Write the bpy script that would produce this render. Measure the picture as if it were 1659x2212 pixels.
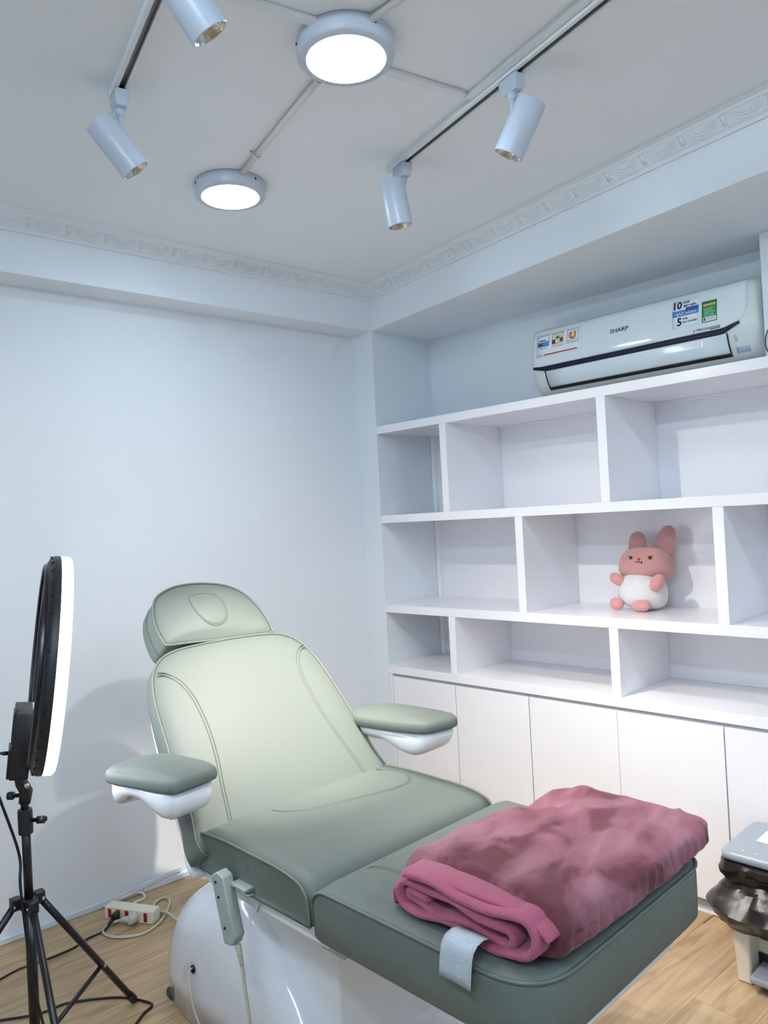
import bpy, bmesh, math, random
from mathutils import Vector, Matrix
from mathutils import noise as mnoise

for _o in list(bpy.data.objects):
    bpy.data.objects.remove(_o, do_unlink=True)
scene = bpy.context.scene
COL = scene.collection
PI = math.pi

# ------------------------------------------------------------------ camera
cam_d = bpy.data.cameras.new('camera')
cam_d.sensor_fit = 'HORIZONTAL'
cam_d.sensor_width = 36.0
cam_d.lens = 36.0 * 1640.08 / 1659.0
cam_d.clip_start = 0.02
cam = bpy.data.objects.new('camera', cam_d)
COL.objects.link(cam)
_R = Vector((0.7132865, -0.6989119, -0.0523889))
_U = Vector((0.0289672, -0.0452864, 0.9985540))
_F = Vector((0.7002737, 0.7137726, 0.0120567))
cam.matrix_world = Matrix(((_R.x, _U.x, -_F.x, -2.50334), (_R.y, _U.y, -_F.y, -2.57344),
                           (_R.z, _U.z, -_F.z, 1.37), (0, 0, 0, 1)))
scene.camera = cam

# ------------------------------------------------------------------ world, exposure
world = bpy.data.worlds.new('world')
scene.world = world
world.use_nodes = True
world.node_tree.nodes['Background'].inputs[0].default_value = (0.6, 0.7, 0.85, 1)
world.node_tree.nodes['Background'].inputs[1].default_value = 0.05
scene.view_settings.view_transform = 'Standard'
scene.view_settings.look = 'None'
scene.view_settings.gamma = 1.0
scene.view_settings.use_curve_mapping = False
scene.view_settings.exposure = 0.38
scene.cycles.use_denoising = True
scene.cycles.max_bounces = 7
scene.cycles.diffuse_bounces = 5
scene.cycles.glossy_bounces = 3
scene.cycles.transmission_bounces = 2
scene.cycles.use_adaptive_sampling = True
scene.cycles.adaptive_threshold = 0.07
scene.cycles.use_light_tree = False
scene.cycles.adaptive_min_samples = 16
scene.cycles.caustics_reflective = False
scene.cycles.caustics_refractive = False
scene.cycles.sample_clamp_indirect = 6.0

# light strengths (all belong to lamps of the room)
PANEL_E = 34.0        # ceiling panel lamps
TUBE_E = 165.0         # fluorescent battens behind the camera
RING_E = 8.0         # ring light
SPOT_W = 60.0        # track spotlights
COOL = (0.78, 0.90, 1.0)
NEUT = (1.0, 0.92, 0.82)

# ------------------------------------------------------------------ materials
def lin(c):
    return tuple(((v / 255.0) / 12.92 if v / 255.0 <= 0.04045 else ((v / 255.0 + 0.055) / 1.055) ** 2.4) for v in c)

def mat(name, rgb, rough=0.5, metal=0.0, spec=0.5, coat=0.0, bump=0.0, bscale=80.0, var=0.0, vscale=3.0, sheen=0.0, emit=0.0):
    m = bpy.data.materials.new(name)
    m.use_nodes = True
    nt = m.node_tree
    b = nt.nodes['Principled BSDF']
    c = lin(rgb) + (1,)
    b.inputs['Base Color'].default_value = c
    b.inputs['Roughness'].default_value = rough
    b.inputs['Metallic'].default_value = metal
    b.inputs['Specular IOR Level'].default_value = spec
    b.inputs['Coat Weight'].default_value = coat
    b.inputs['Coat Roughness'].default_value = 0.06
    if sheen:
        b.inputs['Sheen Weight'].default_value = sheen
        b.inputs['Sheen Roughness'].default_value = 0.4
    if emit:
        b.inputs['Emission Color'].default_value = c
        b.inputs['Emission Strength'].default_value = emit
    tc = None
    if bump or var:
        tc = nt.nodes.new('ShaderNodeTexCoord')
    if bump:
        n = nt.nodes.new('ShaderNodeTexNoise')
        n.inputs['Scale'].default_value = bscale
        n.inputs['Detail'].default_value = 4
        nt.links.new(tc.outputs['Object'], n.inputs['Vector'])
        bp = nt.nodes.new('ShaderNodeBump')
        bp.inputs['Strength'].default_value = bump
        bp.inputs['Distance'].default_value = 0.004
        nt.links.new(n.outputs['Fac'], bp.inputs['Height'])
        nt.links.new(bp.outputs['Normal'], b.inputs['Normal'])
    if var:
        n = nt.nodes.new('ShaderNodeTexNoise')
        n.inputs['Scale'].default_value = vscale
        n.inputs['Detail'].default_value = 5
        nt.links.new(tc.outputs['Object'], n.inputs['Vector'])
        mr = nt.nodes.new('ShaderNodeMapRange')
        mr.inputs['From Min'].default_value = 0.3
        mr.inputs['From Max'].default_value = 0.7
        mr.inputs['To Min'].default_value = 1.0 - var
        mr.inputs['To Max'].default_value = 1.0 + var * 0.4
        nt.links.new(n.outputs['Fac'], mr.inputs['Value'])
        mx = nt.nodes.new('ShaderNodeVectorMath')
        mx.operation = 'SCALE'
        mx.inputs[0].default_value = c[:3]
        nt.links.new(mr.outputs['Result'], mx.inputs['Scale'])
        nt.links.new(mx.outputs['Vector'], b.inputs['Base Color'])
    return m

def mat_emit(name, rgb, strength):
    m = bpy.data.materials.new(name)
    m.use_nodes = True
    nt = m.node_tree
    nt.nodes.clear()
    e = nt.nodes.new('ShaderNodeEmission')
    e.inputs['Color'].default_value = tuple(rgb) + (1,)
    e.inputs['Strength'].default_value = strength
    o = nt.nodes.new('ShaderNodeOutputMaterial')
    nt.links.new(e.outputs[0], o.inputs['Surface'])
    return m

def mat_wood():
    m = bpy.data.materials.new('oak_vinyl')
    m.use_nodes = True
    nt = m.node_tree
    L = nt.links.new
    b = nt.nodes['Principled BSDF']
    b.inputs['Roughness'].default_value = 0.42
    tc = nt.nodes.new('ShaderNodeTexCoord')
    oi = nt.nodes.new('ShaderNodeObjectInfo')
    add = nt.nodes.new('ShaderNodeVectorMath'); add.operation = 'ADD'
    mul = nt.nodes.new('ShaderNodeVectorMath'); mul.operation = 'SCALE'
    comb = nt.nodes.new('ShaderNodeCombineXYZ')
    L(oi.outputs['Random'], comb.inputs[0]); L(oi.outputs['Random'], comb.inputs[1]); L(oi.outputs['Random'], comb.inputs[2])
    L(comb.outputs[0], mul.inputs[0]); mul.inputs['Scale'].default_value = 37.0
    L(tc.outputs['Object'], add.inputs[0]); L(mul.outputs[0], add.inputs[1])
    mp = nt.nodes.new('ShaderNodeMapping')
    mp.inputs['Scale'].default_value = (1.6, 16.0, 1.0)
    L(add.outputs[0], mp.inputs['Vector'])
    n1 = nt.nodes.new('ShaderNodeTexNoise'); n1.inputs['Scale'].default_value = 1.5; n1.inputs['Detail'].default_value = 8; n1.inputs['Distortion'].default_value = 1.2
    L(mp.outputs[0], n1.inputs['Vector'])
    n2 = nt.nodes.new('ShaderNodeTexNoise'); n2.inputs['Scale'].default_value = 9.0; n2.inputs['Detail'].default_value = 5
    L(mp.outputs[0], n2.inputs['Vector'])
    r = nt.nodes.new('ShaderNodeValToRGB')
    r.color_ramp.elements[0].position = 0.28; r.color_ramp.elements[0].color = lin((150, 122, 92)) + (1,)
    r.color_ramp.elements[1].position = 0.74; r.color_ramp.elements[1].color = lin((200, 172, 134)) + (1,)
    e = r.color_ramp.elements.new(0.5); e.color = lin((180, 152, 118)) + (1,)
    L(n1.outputs['Fac'], r.inputs['Fac'])
    mr = nt.nodes.new('ShaderNodeMapRange')
    mr.inputs['To Min'].default_value = 0.90; mr.inputs['To Max'].default_value = 1.08
    L(n2.outputs['Fac'], mr.inputs['Value'])
    mr2 = nt.nodes.new('ShaderNodeMapRange')
    mr2.inputs['To Min'].default_value = 0.93; mr2.inputs['To Max'].default_value = 1.05
    L(oi.outputs['Random'], mr2.inputs['Value'])
    mm = nt.nodes.new('ShaderNodeMath'); mm.operation = 'MULTIPLY'
    L(mr.outputs[0], mm.inputs[0]); L(mr2.outputs[0], mm.inputs[1])
    sc = nt.nodes.new('ShaderNodeVectorMath'); sc.operation = 'SCALE'
    L(r.outputs['Color'], sc.inputs[0]); L(mm.outputs[0], sc.inputs['Scale'])
    L(sc.outputs[0], b.inputs['Base Color'])
    bp = nt.nodes.new('ShaderNodeBump'); bp.inputs['Strength'].default_value = 0.12; bp.inputs['Distance'].default_value = 0.002
    L(n2.outputs['Fac'], bp.inputs['Height']); L(bp.outputs[0], b.inputs['Normal'])
    return m

def mat_plush_blanket(name, dark, mid, light):
    m = bpy.data.materials.new(name)
    m.use_nodes = True
    nt = m.node_tree
    L = nt.links.new
    b = nt.nodes['Principled BSDF']
    b.inputs['Roughness'].default_value = 0.85
    b.inputs['Sheen Weight'].default_value = 0.45
    b.inputs['Sheen Roughness'].default_value = 0.35
    b.inputs['Sheen Tint'].default_value = lin((235, 190, 215)) + (1,)
    tc = nt.nodes.new('ShaderNodeTexCoord')
    mp = nt.nodes.new('ShaderNodeMapping'); mp.inputs['Scale'].default_value = (1.0, 1.7, 1.2)
    mp.inputs['Rotation'].default_value = (0, 0, 0.6)
    L(tc.outputs['Object'], mp.inputs['Vector'])
    n = nt.nodes.new('ShaderNodeTexNoise'); n.inputs['Scale'].default_value = 5.5; n.inputs['Detail'].default_value = 4; n.inputs['Distortion'].default_value = 0.5; n.inputs['Roughness'].default_value = 0.5
    L(mp.outputs[0], n.inputs['Vector'])
    r = nt.nodes.new('ShaderNodeValToRGB')
    r.color_ramp.elements[0].position = 0.40; r.color_ramp.elements[0].color = lin(dark) + (1,)
    r.color_ramp.elements[1].position = 0.62; r.color_ramp.elements[1].color = lin(light) + (1,)
    e = r.color_ramp.elements.new(0.47); e.color = lin(mid) + (1,)
    L(n.outputs['Fac'], r.inputs['Fac'])
    L(r.outputs['Color'], b.inputs['Base Color'])
    n2 = nt.nodes.new('ShaderNodeTexNoise'); n2.inputs['Scale'].default_value = 260; n2.inputs['Detail'].default_value = 3
    L(tc.outputs['Object'], n2.inputs['Vector'])
    bp = nt.nodes.new('ShaderNodeBump'); bp.inputs['Strength'].default_value = 0.35; bp.inputs['Distance'].default_value = 0.003
    L(n2.outputs['Fac'], bp.inputs['Height']); L(bp.outputs[0], b.inputs['Normal'])
    return m

def mat_print(name, base, ink, sx, sy):
    """white cloth or paper with unreadable rows of fine print"""
    m = bpy.data.materials.new(name)
    m.use_nodes = True
    nt = m.node_tree
    L = nt.links.new
    b = nt.nodes['Principled BSDF']
    b.inputs['Roughness'].default_value = 0.6
    tc = nt.nodes.new('ShaderNodeTexCoord')
    mp = nt.nodes.new('ShaderNodeMapping'); mp.inputs['Scale'].default_value = (sx, sy, 1)
    L(tc.outputs['UV'], mp.inputs['Vector'])
    w = nt.nodes.new('ShaderNodeTexBrick')
    w.inputs['Color1'].default_value = lin(ink) + (1,); w.inputs['Color2'].default_value = lin(base) + (1,)
    w.inputs['Mortar'].default_value = lin(base) + (1,)
    w.inputs['Mortar Size'].default_value = 0.09
    w.inputs['Scale'].default_value = 1.0
    w.inputs['Brick Width'].default_value = 0.6; w.inputs['Row Height'].default_value = 0.3
    L(mp.outputs[0], w.inputs['Vector'])
    L(w.outputs['Color'], b.inputs['Base Color'])
    return m

M = {}
M['wall'] = mat('wall_paint', (227, 232, 237), 0.62, bump=0.05, bscale=60, var=0.02, vscale=1.5)
M['ceil'] = mat('ceiling_paint', (232, 236, 240), 0.75, bump=0.05, bscale=40, var=0.02, vscale=1.2)
M['plaster'] = mat('moulding_plaster', (222, 227, 231), 0.6)
M['lam'] = mat('white_laminate', (240, 239, 243), 0.22, coat=0.15, bump=0.015, bscale=200)
M['lamedge'] = mat('white_edge_band', (244, 245, 248), 0.3)
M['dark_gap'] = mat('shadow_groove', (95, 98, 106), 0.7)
M['groove'] = mat('grey_finger_groove', (176, 178, 186), 0.5)
M['leather'] = mat('sage_leatherette', (102, 110, 105), 0.52, spec=0.35, bump=0.05, bscale=420, var=0.02, vscale=4)
M['piping'] = mat('sage_piping', (100, 108, 100), 0.4)
M['stitch'] = mat('stitch_thread', (82, 90, 82), 0.6)
M['gloss'] = mat('white_glossy_shell', (226, 230, 238), 0.12, coat=0.5)
M['matteplastic'] = mat('white_satin_plastic', (232, 234, 238), 0.35)
M['greyplastic'] = mat('grey_green_plastic', (152, 164, 160), 0.45)
M['black'] = mat('black_satin_metal', (18, 18, 22), 0.32)
M['blackplastic'] = mat('black_plastic', (22, 23, 28), 0.45)
M['chrome'] = mat('chrome', (210, 212, 215), 0.15, metal=1.0)
M['reflector'] = mat('faceted_reflector', (190, 184, 172), 0.12, metal=1.0, bump=0.9, bscale=90)
M['lampwhite'] = mat('lamp_white_paint', (188, 195, 207), 0.32)
M['trackgrey'] = mat('track_slot_grey', (150, 148, 146), 0.45, metal=0.4)
M['trackwhite'] = mat('track_white', (222, 226, 228), 0.4)
M['panel_emit'] = mat_emit('panel_diffuser_glow', (0.66, 0.84, 1.0), PANEL_E)
M['ring_emit'] = mat_emit('ring_diffuser_glow', (0.90, 0.95, 1.0), RING_E)
M['tube_emit'] = mat_emit('tube_glow', (0.66, 0.84, 1.0), TUBE_E)
M['led_emit'] = mat_emit('spot_led_glow', (1.0, 0.95, 0.86), 14.0)
M['acwhite'] = mat('ac_white_gloss', (224, 231, 232), 0.09, coat=0.4)
M['acbody'] = mat('ac_body_cream', (216, 220, 214), 0.35)
M['acnavy'] = mat('ac_navy_strip', (14, 22, 50), 0.35, spec=0.3)
M['acgap'] = mat('ac_black_gap', (12, 12, 16), 0.5)
M['paper'] = mat('sticker_paper', (232, 236, 242), 0.35)
M['ink'] = mat('black_ink', (20, 22, 28), 0.5)
M['greyink'] = mat('grey_ink', (70, 76, 86), 0.5)
M['red'] = mat('red_ink', (196, 40, 52), 0.45)
M['green'] = mat('energy_green', (24, 138, 52), 0.4)
M['blue'] = mat('sticker_blue', (70, 140, 205), 0.4)
M['deepblue'] = mat('sticker_deep_blue', (40, 92, 165), 0.4)
M['palegrn'] = mat('leaf_green', (60, 130, 60), 0.5)
M['orange'] = mat('sticker_orange', (214, 130, 60), 0.5)
M['cream'] = mat('sticker_cream', (236, 216, 186), 0.5)
M['brownink'] = mat('sticker_brown', (128, 62, 52), 0.5)
M['acdisplay'] = mat('ac_display_window', (168, 176, 190), 0.2)
M['pinkfur'] = mat('pink_plush_fur', (212, 156, 152), 0.95, bump=0.9, bscale=300, var=0.08, vscale=30, sheen=0.5)
M['pinkfur2'] = mat('bright_pink_plush', (228, 160, 157), 0.95, bump=0.9, bscale=300, sheen=0.5)
M['whitefur'] = mat('white_plush_fur', (236, 234, 232), 0.95, bump=0.9, bscale=260, var=0.05, vscale=25, sheen=0.4)
M['thread_brown'] = mat('brown_embroidery', (74, 30, 24), 0.7)
M['thread_red'] = mat('red_embroidery', (190, 36, 44), 0.7)
M['blanket'] = mat_plush_blanket('pink_plush_fleece', (98, 46, 54), (130, 76, 86), (150, 100, 112))
M['blanket_in'] = mat('pink_fleece_underside', (168, 84, 108), 0.9, bump=0.5, bscale=240, var=0.06, vscale=14, sheen=0.3)
M['tagcloth'] = mat_print('care_tag_print', (182, 190, 198), (150, 158, 168), 7.0, 8.0)
M['binbody'] = mat('bin_ivory_plastic', (232, 226, 212), 0.4)
M['binlid'] = mat('bin_grey_lid', (150, 158, 168), 0.35)
M['bag'] = mat('brown_black_bag', (34, 27, 26), 0.30, bump=0.15, bscale=30)
M['strip'] = mat('ivory_power_strip', (226, 226, 208), 0.4)
M['socket'] = mat('socket_red', (178, 26, 40), 0.4)
M['socketdark'] = mat('socket_hole', (36, 10, 14), 0.5)
M['cordgrey'] = mat('ivory_grey_cord', (196, 192, 176), 0.5)
M['cordwhite'] = mat('white_cord', (226, 226, 214), 0.5)
M['plugclear'] = mat('translucent_grey_plug', (196, 192, 182), 0.3)
M['pvc'] = mat('ivory_pvc_conduit', (216, 216, 208), 0.4)
M['baseb'] = mat('white_skirting', (214, 222, 232), 0.3)
M['kick'] = mat('grey_kick_board', (176, 178, 182), 0.45)
M['wood'] = mat_wood()
M['dust'] = mat('wall_mark', (110, 116, 124), 0.9)

# ------------------------------------------------------------------ object helpers
WO = {}     # world origin of every object made here

def link(name, me, origin, m, parent=None, smooth=False, rot=None):
    ob = bpy.data.objects.new(name, me)
    COL.objects.link(ob)
    origin = Vector(origin)
    if parent is not None:
        ob.parent = parent
        ob.location = origin - WO[parent.name]
    else:
        ob.location = origin
    WO[ob.name] = origin
    if m is not None and not me.materials:
        me.materials.append(M[m] if isinstance(m, str) else m)
    if smooth:
        for p in me.polygons:
            p.use_smooth = True
    return ob

def centroid(vs):
    lo = [min(v[i] for v in vs) for i in range(3)]
    hi = [max(v[i] for v in vs) for i in range(3)]
    return Vector([(a + b) / 2 for a, b in zip(lo, hi)])

def mesh(name, verts, faces, m, parent=None, smooth=False, uv=None, fix=True):
    """verts in world space; the object's origin is put at their middle"""
    c = centroid(verts)
    me = bpy.data.meshes.new(name)
    me.from_pydata([tuple(Vector(v) - c) for v in verts], [], faces)
    if uv:
        l = me.uv_layers.new(name='UVMap')
        for p in me.polygons:
            for li in p.loop_indices:
                l.data[li].uv = uv[me.loops[li].vertex_index]
    if fix:
        bm = bmesh.new(); bm.from_mesh(me)
        bmesh.ops.recalc_face_normals(bm, faces=bm.faces)
        bm.to_mesh(me); bm.free()
    me.update()
    return link(name, me, c, m, parent, smooth)

def thing(name, loc, label, cat, group=None):
    e = bpy.data.objects.new(name, None)
    e.empty_display_size = 0.05
    COL.objects.link(e)
    e.location = loc
    WO[e.name] = Vector(loc)
    tag(e, label, cat, group)
    return e

def tag(o, label, cat, group=None):
    o['label'] = label
    o['category'] = cat
    if group:
        o['group'] = group
    return o

def struct(o):
    o['kind'] = 'structure'
    return o

def bevel(o, w, seg=2, angle=35):
    md = o.modifiers.new('bevel', 'BEVEL')
    md.width = w; md.segments = seg; md.limit_method = 'ANGLE'; md.angle_limit = math.radians(angle)
    md.harden_normals = False
    for p in o.data.polygons:
        p.use_smooth = True
    try:
        o.data.set_sharp_from_angle(angle=math.radians(40))
    except Exception:
        pass
    return o

def box(name, lo, hi, m, parent=None, bev=0.0, seg=2):
    x0, y0, z0 = [min(a, b) for a, b in zip(lo, hi)]
    x1, y1, z1 = [max(a, b) for a, b in zip(lo, hi)]
    v = [(x0, y0, z0), (x1, y0, z0), (x1, y1, z0), (x0, y1, z0), (x0, y0, z1), (x1, y0, z1), (x1, y1, z1), (x0, y1, z1)]
    f = [(0, 3, 2, 1), (4, 5, 6, 7), (0, 1, 5, 4), (1, 2, 6, 5), (2, 3, 7, 6), (3, 0, 4, 7)]
    o = mesh(name, v, f, m, parent)
    if bev:
        bevel(o, bev, seg)
    return o

def prism(name, poly, z0, z1, m, parent=None, bev=0.0, frame=None, smooth=False):
    """poly: list of (a, b); frame maps (a, b, h) to world"""
    fr = frame or (lambda a, b, h: (a, b, h))
    n = len(poly)
    v = [fr(a, b, z0) for a, b in poly] + [fr(a, b, z1) for a, b in poly]
    f = [tuple(range(n - 1, -1, -1)), tuple(range(n, 2 * n))]
    f += [(i, (i + 1) % n, n + (i + 1) % n, n + i) for i in range(n)]
    o = mesh(name, v, f, m, parent, smooth)
    if bev:
        bevel(o, bev)
    return o

def spline(pts, n=8, closed=False):
    """Catmull-Rom through pts"""
    P = [Vector(p) for p in pts]
    out = []
    k = len(P)
    rng = k if closed else k - 1
    for i in range(rng):
        p1, p2 = P[i], P[(i + 1) % k]
        p0 = P[(i - 1) % k] if (closed or i > 0) else p1 + (p1 - p2)
        p3 = P[(i + 2) % k] if (closed or i + 2 < k) else p2 + (p2 - p1)
        for j in range(n):
            t = j / n
            out.append(0.5 * ((2 * p1) + (-p0 + p2) * t + (2 * p0 - 5 * p1 + 4 * p2 - p3) * t * t + (-p0 + 3 * p1 - 3 * p2 + p3) * t ** 3))
    if not closed:
        out.append(P[-1])
    return out

def tube_geo(path, r, closed=False, seg=8, caps=True):
    P = [Vector(p) for p in path]
    n = len(P)
    rad = r if isinstance(r, (list, tuple)) else [r] * n
    tang = []
    for i in range(n):
        a = P[(i - 1) % n] if (closed or i > 0) else P[i]
        b = P[(i + 1) % n] if (closed or i < n - 1) else P[i]
        t = (b - a)
        tang.append(t.normalized() if t.length > 1e-9 else Vector((0, 0, 1)))
    up = Vector((0, 0, 1)) if abs(tang[0].z) < 0.9 else Vector((1, 0, 0))
    nrm = (up - tang[0] * up.dot(tang[0])).normalized()
    verts, faces = [], []
    for i in range(n):
        nrm = (nrm - tang[i] * nrm.dot(tang[i]))
        nrm = nrm.normalized() if nrm.length > 1e-6 else tang[i].orthogonal().normalized()
        bi = tang[i].cross(nrm)
        for j in range(seg):
            a = 2 * PI * j / seg
            verts.append(P[i] + (nrm * math.cos(a) + bi * math.sin(a)) * rad[i])
    rings = n if closed else n - 1
    for i in range(rings):
        i2 = (i + 1) % n
        for j in range(seg):
            j2 = (j + 1) % seg
            faces.append((i * seg + j, i * seg + j2, i2 * seg + j2, i2 * seg + j))
    if not closed and caps:
        faces.append(tuple(range(seg - 1, -1, -1)))
        faces.append(tuple((n - 1) * seg + j for j in range(seg)))
    return verts, faces

def tube(name, path, r, m, parent=None, closed=False, seg=8):
    v, f = tube_geo(path, r, closed, seg)
    return mesh(name, v, f, m, parent, smooth=True)

def lathe(name, prof, origin, axis, m, parent=None, seg=32, closed=False):
    """prof: (radius, height along axis) pairs"""
    ax = Vector(axis).normalized()
    u = ax.orthogonal().normalized()
    w = ax.cross(u)
    o = Vector(origin)
    verts, faces = [], []
    n = len(prof)
    for r, h in prof:
        for j in range(seg):
            a = 2 * PI * j / seg
            verts.append(o + ax * h + (u * math.cos(a) + w * math.sin(a)) * max(r, 1e-5))
    for i in range(n - 1 if not closed else n):
        i2 = (i + 1) % n
        for j in range(seg):
            j2 = (j + 1) % seg
            faces.append((i * seg + j, i * seg + j2, i2 * seg + j2, i2 * seg + j))
    if not closed:
        faces.append(tuple(range(seg - 1, -1, -1)))
        faces.append(tuple((n - 1) * seg + j for j in range(seg)))
    ob = mesh(name, verts, faces, m, parent, smooth=True)
    try:
        ob.data.set_sharp_from_angle(angle=math.radians(40))
    except Exception:
        pass
    return ob

def roundpoly(pts, rad, n=6):
    """polygon with rounded corners; rad scalar or per-corner"""
    out = []
    k = len(pts)
    for i in range(k):
        p = Vector(pts[i]); a = Vector(pts[i - 1]); b = Vector(pts[(i + 1) % k])
        r = rad[i] if isinstance(rad, (list, tuple)) else rad
        if r <= 0:
            out.append(tuple(p)); continue
        da = (a - p).normalized(); db = (b - p).normalized()
        ang = da.angle(db)
        d = min(r / math.tan(ang / 2), (a - p).length * 0.49, (b - p).length * 0.49)
        s = p + da * d; e = p + db * d
        for j in range(n + 1):
            t = j / n
            out.append(tuple((1 - t) ** 2 * s + 2 * t * (1 - t) * p + t * t * e))
    return out

def resample(pts, n):
    P = [Vector(p) for p in pts]
    L = [0.0]
    for i in range(len(P)):
        L.append(L[-1] + (P[(i + 1) % len(P)] - P[i]).length)
    out = []
    j = 0
    for k in range(n):
        s = L[-1] * k / n
        while L[j + 1] < s:
            j += 1
        t = (s - L[j]) / max(L[j + 1] - L[j], 1e-9)
        out.append(tuple(P[j].lerp(P[(j + 1) % len(P)], t)))
    return out

def inset_poly(poly, d):
    n = len(poly)
    area = sum(poly[i][0] * poly[(i + 1) % n][1] - poly[(i + 1) % n][0] * poly[i][1] for i in range(n))
    s = 1 if area > 0 else -1
    out = []
    for i in range(n):
        a = Vector(poly[i - 1]); b = Vector(poly[(i + 1) % n])
        t = (b - a).normalized()
        nn = Vector((-t.y, t.x)) * s
        out.append((poly[i][0] + nn.x * d, poly[i][1] + nn.y * d))
    return out

def cushion(name, outline, frame, prof, m, parent, scales=(0.93, 0.82, 0.68, 0.52, 0.35, 0.18), crown=0.012, n=96, hscale=None):
    """prof: (inset, h) rings from the underside to the top rim; then scaled rings that crown the face"""
    poly = resample(outline, n)
    cx = sum(p[0] for p in poly) / n
    cy = sum(p[1] for p in poly) / n
    hs = hscale or (lambda a, b: 1.0)
    ax0, ax1 = min(p[0] for p in poly), max(p[0] for p in poly)
    ay0, ay1 = min(p[1] for p in poly), max(p[1] for p in poly)
    qx, qy, wx, wy_ = (ax0 + ax1) / 2, (ay0 + ay1) / 2, (ax1 - ax0) / 2, (ay1 - ay0) / 2
    def inset_poly(pl, d):      # shrink towards the middle; never folds at tight corners
        return [(qx + (a - qx) * (1 - d / wx), qy + (b - qy) * (1 - d / wy_)) for a, b in pl]
    verts, faces = [], []
    def ring(pl, h):
        verts.extend(frame(a, b, h * hs(a, b) if h < 0 else h) for a, b in pl)
    for ins, h in prof:
        ring(inset_poly(poly, ins), h)
    ins, htop = prof[-1]
    base = inset_poly(poly, ins)
    xs = [p[0] for p in base]; ys = [p[1] for p in base]
    mx, my = (max(xs) + min(xs)) / 2, (max(ys) + min(ys)) / 2
    hw, hh = (max(xs) - min(xs)) / 2, (max(ys) - min(ys)) / 2
    def g(a, b):
        return max(0.0, 1 - ((a - mx) / hw) ** 2) * max(0.0, 1 - ((b - my) / hh) ** 2)
    for s in scales:
        for a, b in base:
            a2, b2 = mx + (a - mx) * s, my + (b - my) * s
            verts.append(frame(a2, b2, htop + crown * g(a2, b2)))
    R = len(prof) + len(scales)
    for i in range(R - 1):
        for j in range(n):
            j2 = (j + 1) % n
            faces.append((i * n + j, i * n + j2, (i + 1) * n + j2, (i + 1) * n + j))
    faces.append(tuple(range(n - 1, -1, -1)))
    faces.append(tuple((R - 1) * n + j for j in range(n)))
    return mesh(name, verts, faces, m, parent, smooth=True)

def loft(name, rings, m, parent=None, capped=True, smooth=True, closed_ring=True):
    n = len(rings[0])
    verts = [v for r in rings for v in r]
    faces = []
    for i in range(len(rings) - 1):
        for j in range(n if closed_ring else n - 1):
            j2 = (j + 1) % n
            faces.append((i * n + j, i * n + j2, (i + 1) * n + j2, (i + 1) * n + j))
    if capped and closed_ring:
        faces.append(tuple(range(n - 1, -1, -1)))
        faces.append(tuple((len(rings) - 1) * n + j for j in range(n)))
    return mesh(name, verts, faces, m, parent, smooth)

def ellipsoid(name, c, r, m, parent=None, power=2.0, rot=None, nu=28, nv=18, taper=0.0):
    c = Vector(c)
    verts, faces = [], []
    def sp(v, p):
        return math.copysign(abs(v) ** (2.0 / p), v)
    for i in range(nv + 1):
        th = -PI / 2 + PI * i / nv
        for j in range(nu):
            ph = 2 * PI * j / nu
            x = sp(math.cos(th), power) * sp(math.cos(ph), power)
            y = sp(math.cos(th), power) * sp(math.sin(ph), power)
            z = sp(math.sin(th), power)
            k = 1.0 - taper * z
            p = Vector((x * r[0] * k, y * r[1] * k, z * r[2]))
            if rot:
                p = rot @ p
            verts.append(c + p)
    for i in range(nv):
        for j in range(nu):
            j2 = (j + 1) % nu
            faces.append((i * nu + j, i * nu + j2, (i + 1) * nu + j2, (i + 1) * nu + j))
    ob = mesh(name, verts, faces, m, parent, smooth=True)
    bm = bmesh.new(); bm.from_mesh(ob.data)
    bmesh.ops.remove_doubles(bm, verts=bm.verts, dist=1e-5)
    bmesh.ops.recalc_face_normals(bm, faces=bm.faces)
    for f in bm.faces: f.smooth = True
    bm.to_mesh(ob.data); bm.free()
    return ob

def copy_tree(src, delta, label=None, group=None):
    def rec(o, parent):
        c = o.copy(); COL.objects.link(c)
        c.parent = parent
        WO[c.name] = WO[o.name] + delta
        for ch in list(o.children):
            rec(ch, c)
        return c
    c = rec(src, src.parent)
    c.location = src.location + delta
    if label: c['label'] = label
    if group: c['group'] = group
    return c

def text(name, body, width, height, origin, X, Y, m, parent, bold=0.0, lift=0.0006):
    """flat lettering fitted to a width x height box centred at origin; X, Y are its axes"""
    cu = bpy.data.curves.new('lettering', 'FONT')
    cu.body = body
    cu.size = 1.0
    cu.offset = bold
    cu.resolution_u = 2
    ob = bpy.data.objects.new('lettering', cu)
    COL.objects.link(ob)
    bpy.context.view_layer.update()
    dg = bpy.context.evaluated_depsgraph_get()
    me = bpy.data.meshes.new_from_object(ob.evaluated_get(dg))
    bpy.data.objects.remove(ob)
    xs = [v.co.x for v in me.vertices]; ys = [v.co.y for v in me.vertices]
    if not xs:
        return None
    x0, x1, y0, y1 = min(xs), max(xs), min(ys), max(ys)
    X = Vector(X).normalized(); Y = Vector(Y).normalized(); Z = X.cross(Y)
    for v in me.vertices:
        a = ((v.co.x - x0) / (x1 - x0) - 0.5) * width
        b = ((v.co.y - y0) / (y1 - y0) - 0.5) * height
        v.co = X * a + Y * b + Z * lift
    me.materials.clear()
    return link(name, me, origin, m, parent)

# ================================================================== ROOM
ZC = 2.475           # ceiling height
TH = -0.0638         # the window-side wall is not square to the shelf wall
WY = 0.1436
BZ = 2.274           # underside of the beams
def wy(x): return WY + TH * x            # plane of the left wall
def by(x): return 0.0 + TH * x           # face of the left beam
def bx(y): return 0.1462 * y             # face of the shelf-side beam
XL, YN = -3.7, -5.2  # far sides of the room behind the camera

floor = struct(box('floor', (XL, YN, -0.06), (0.45, 0.6, -0.004), 'wood'))
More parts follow.
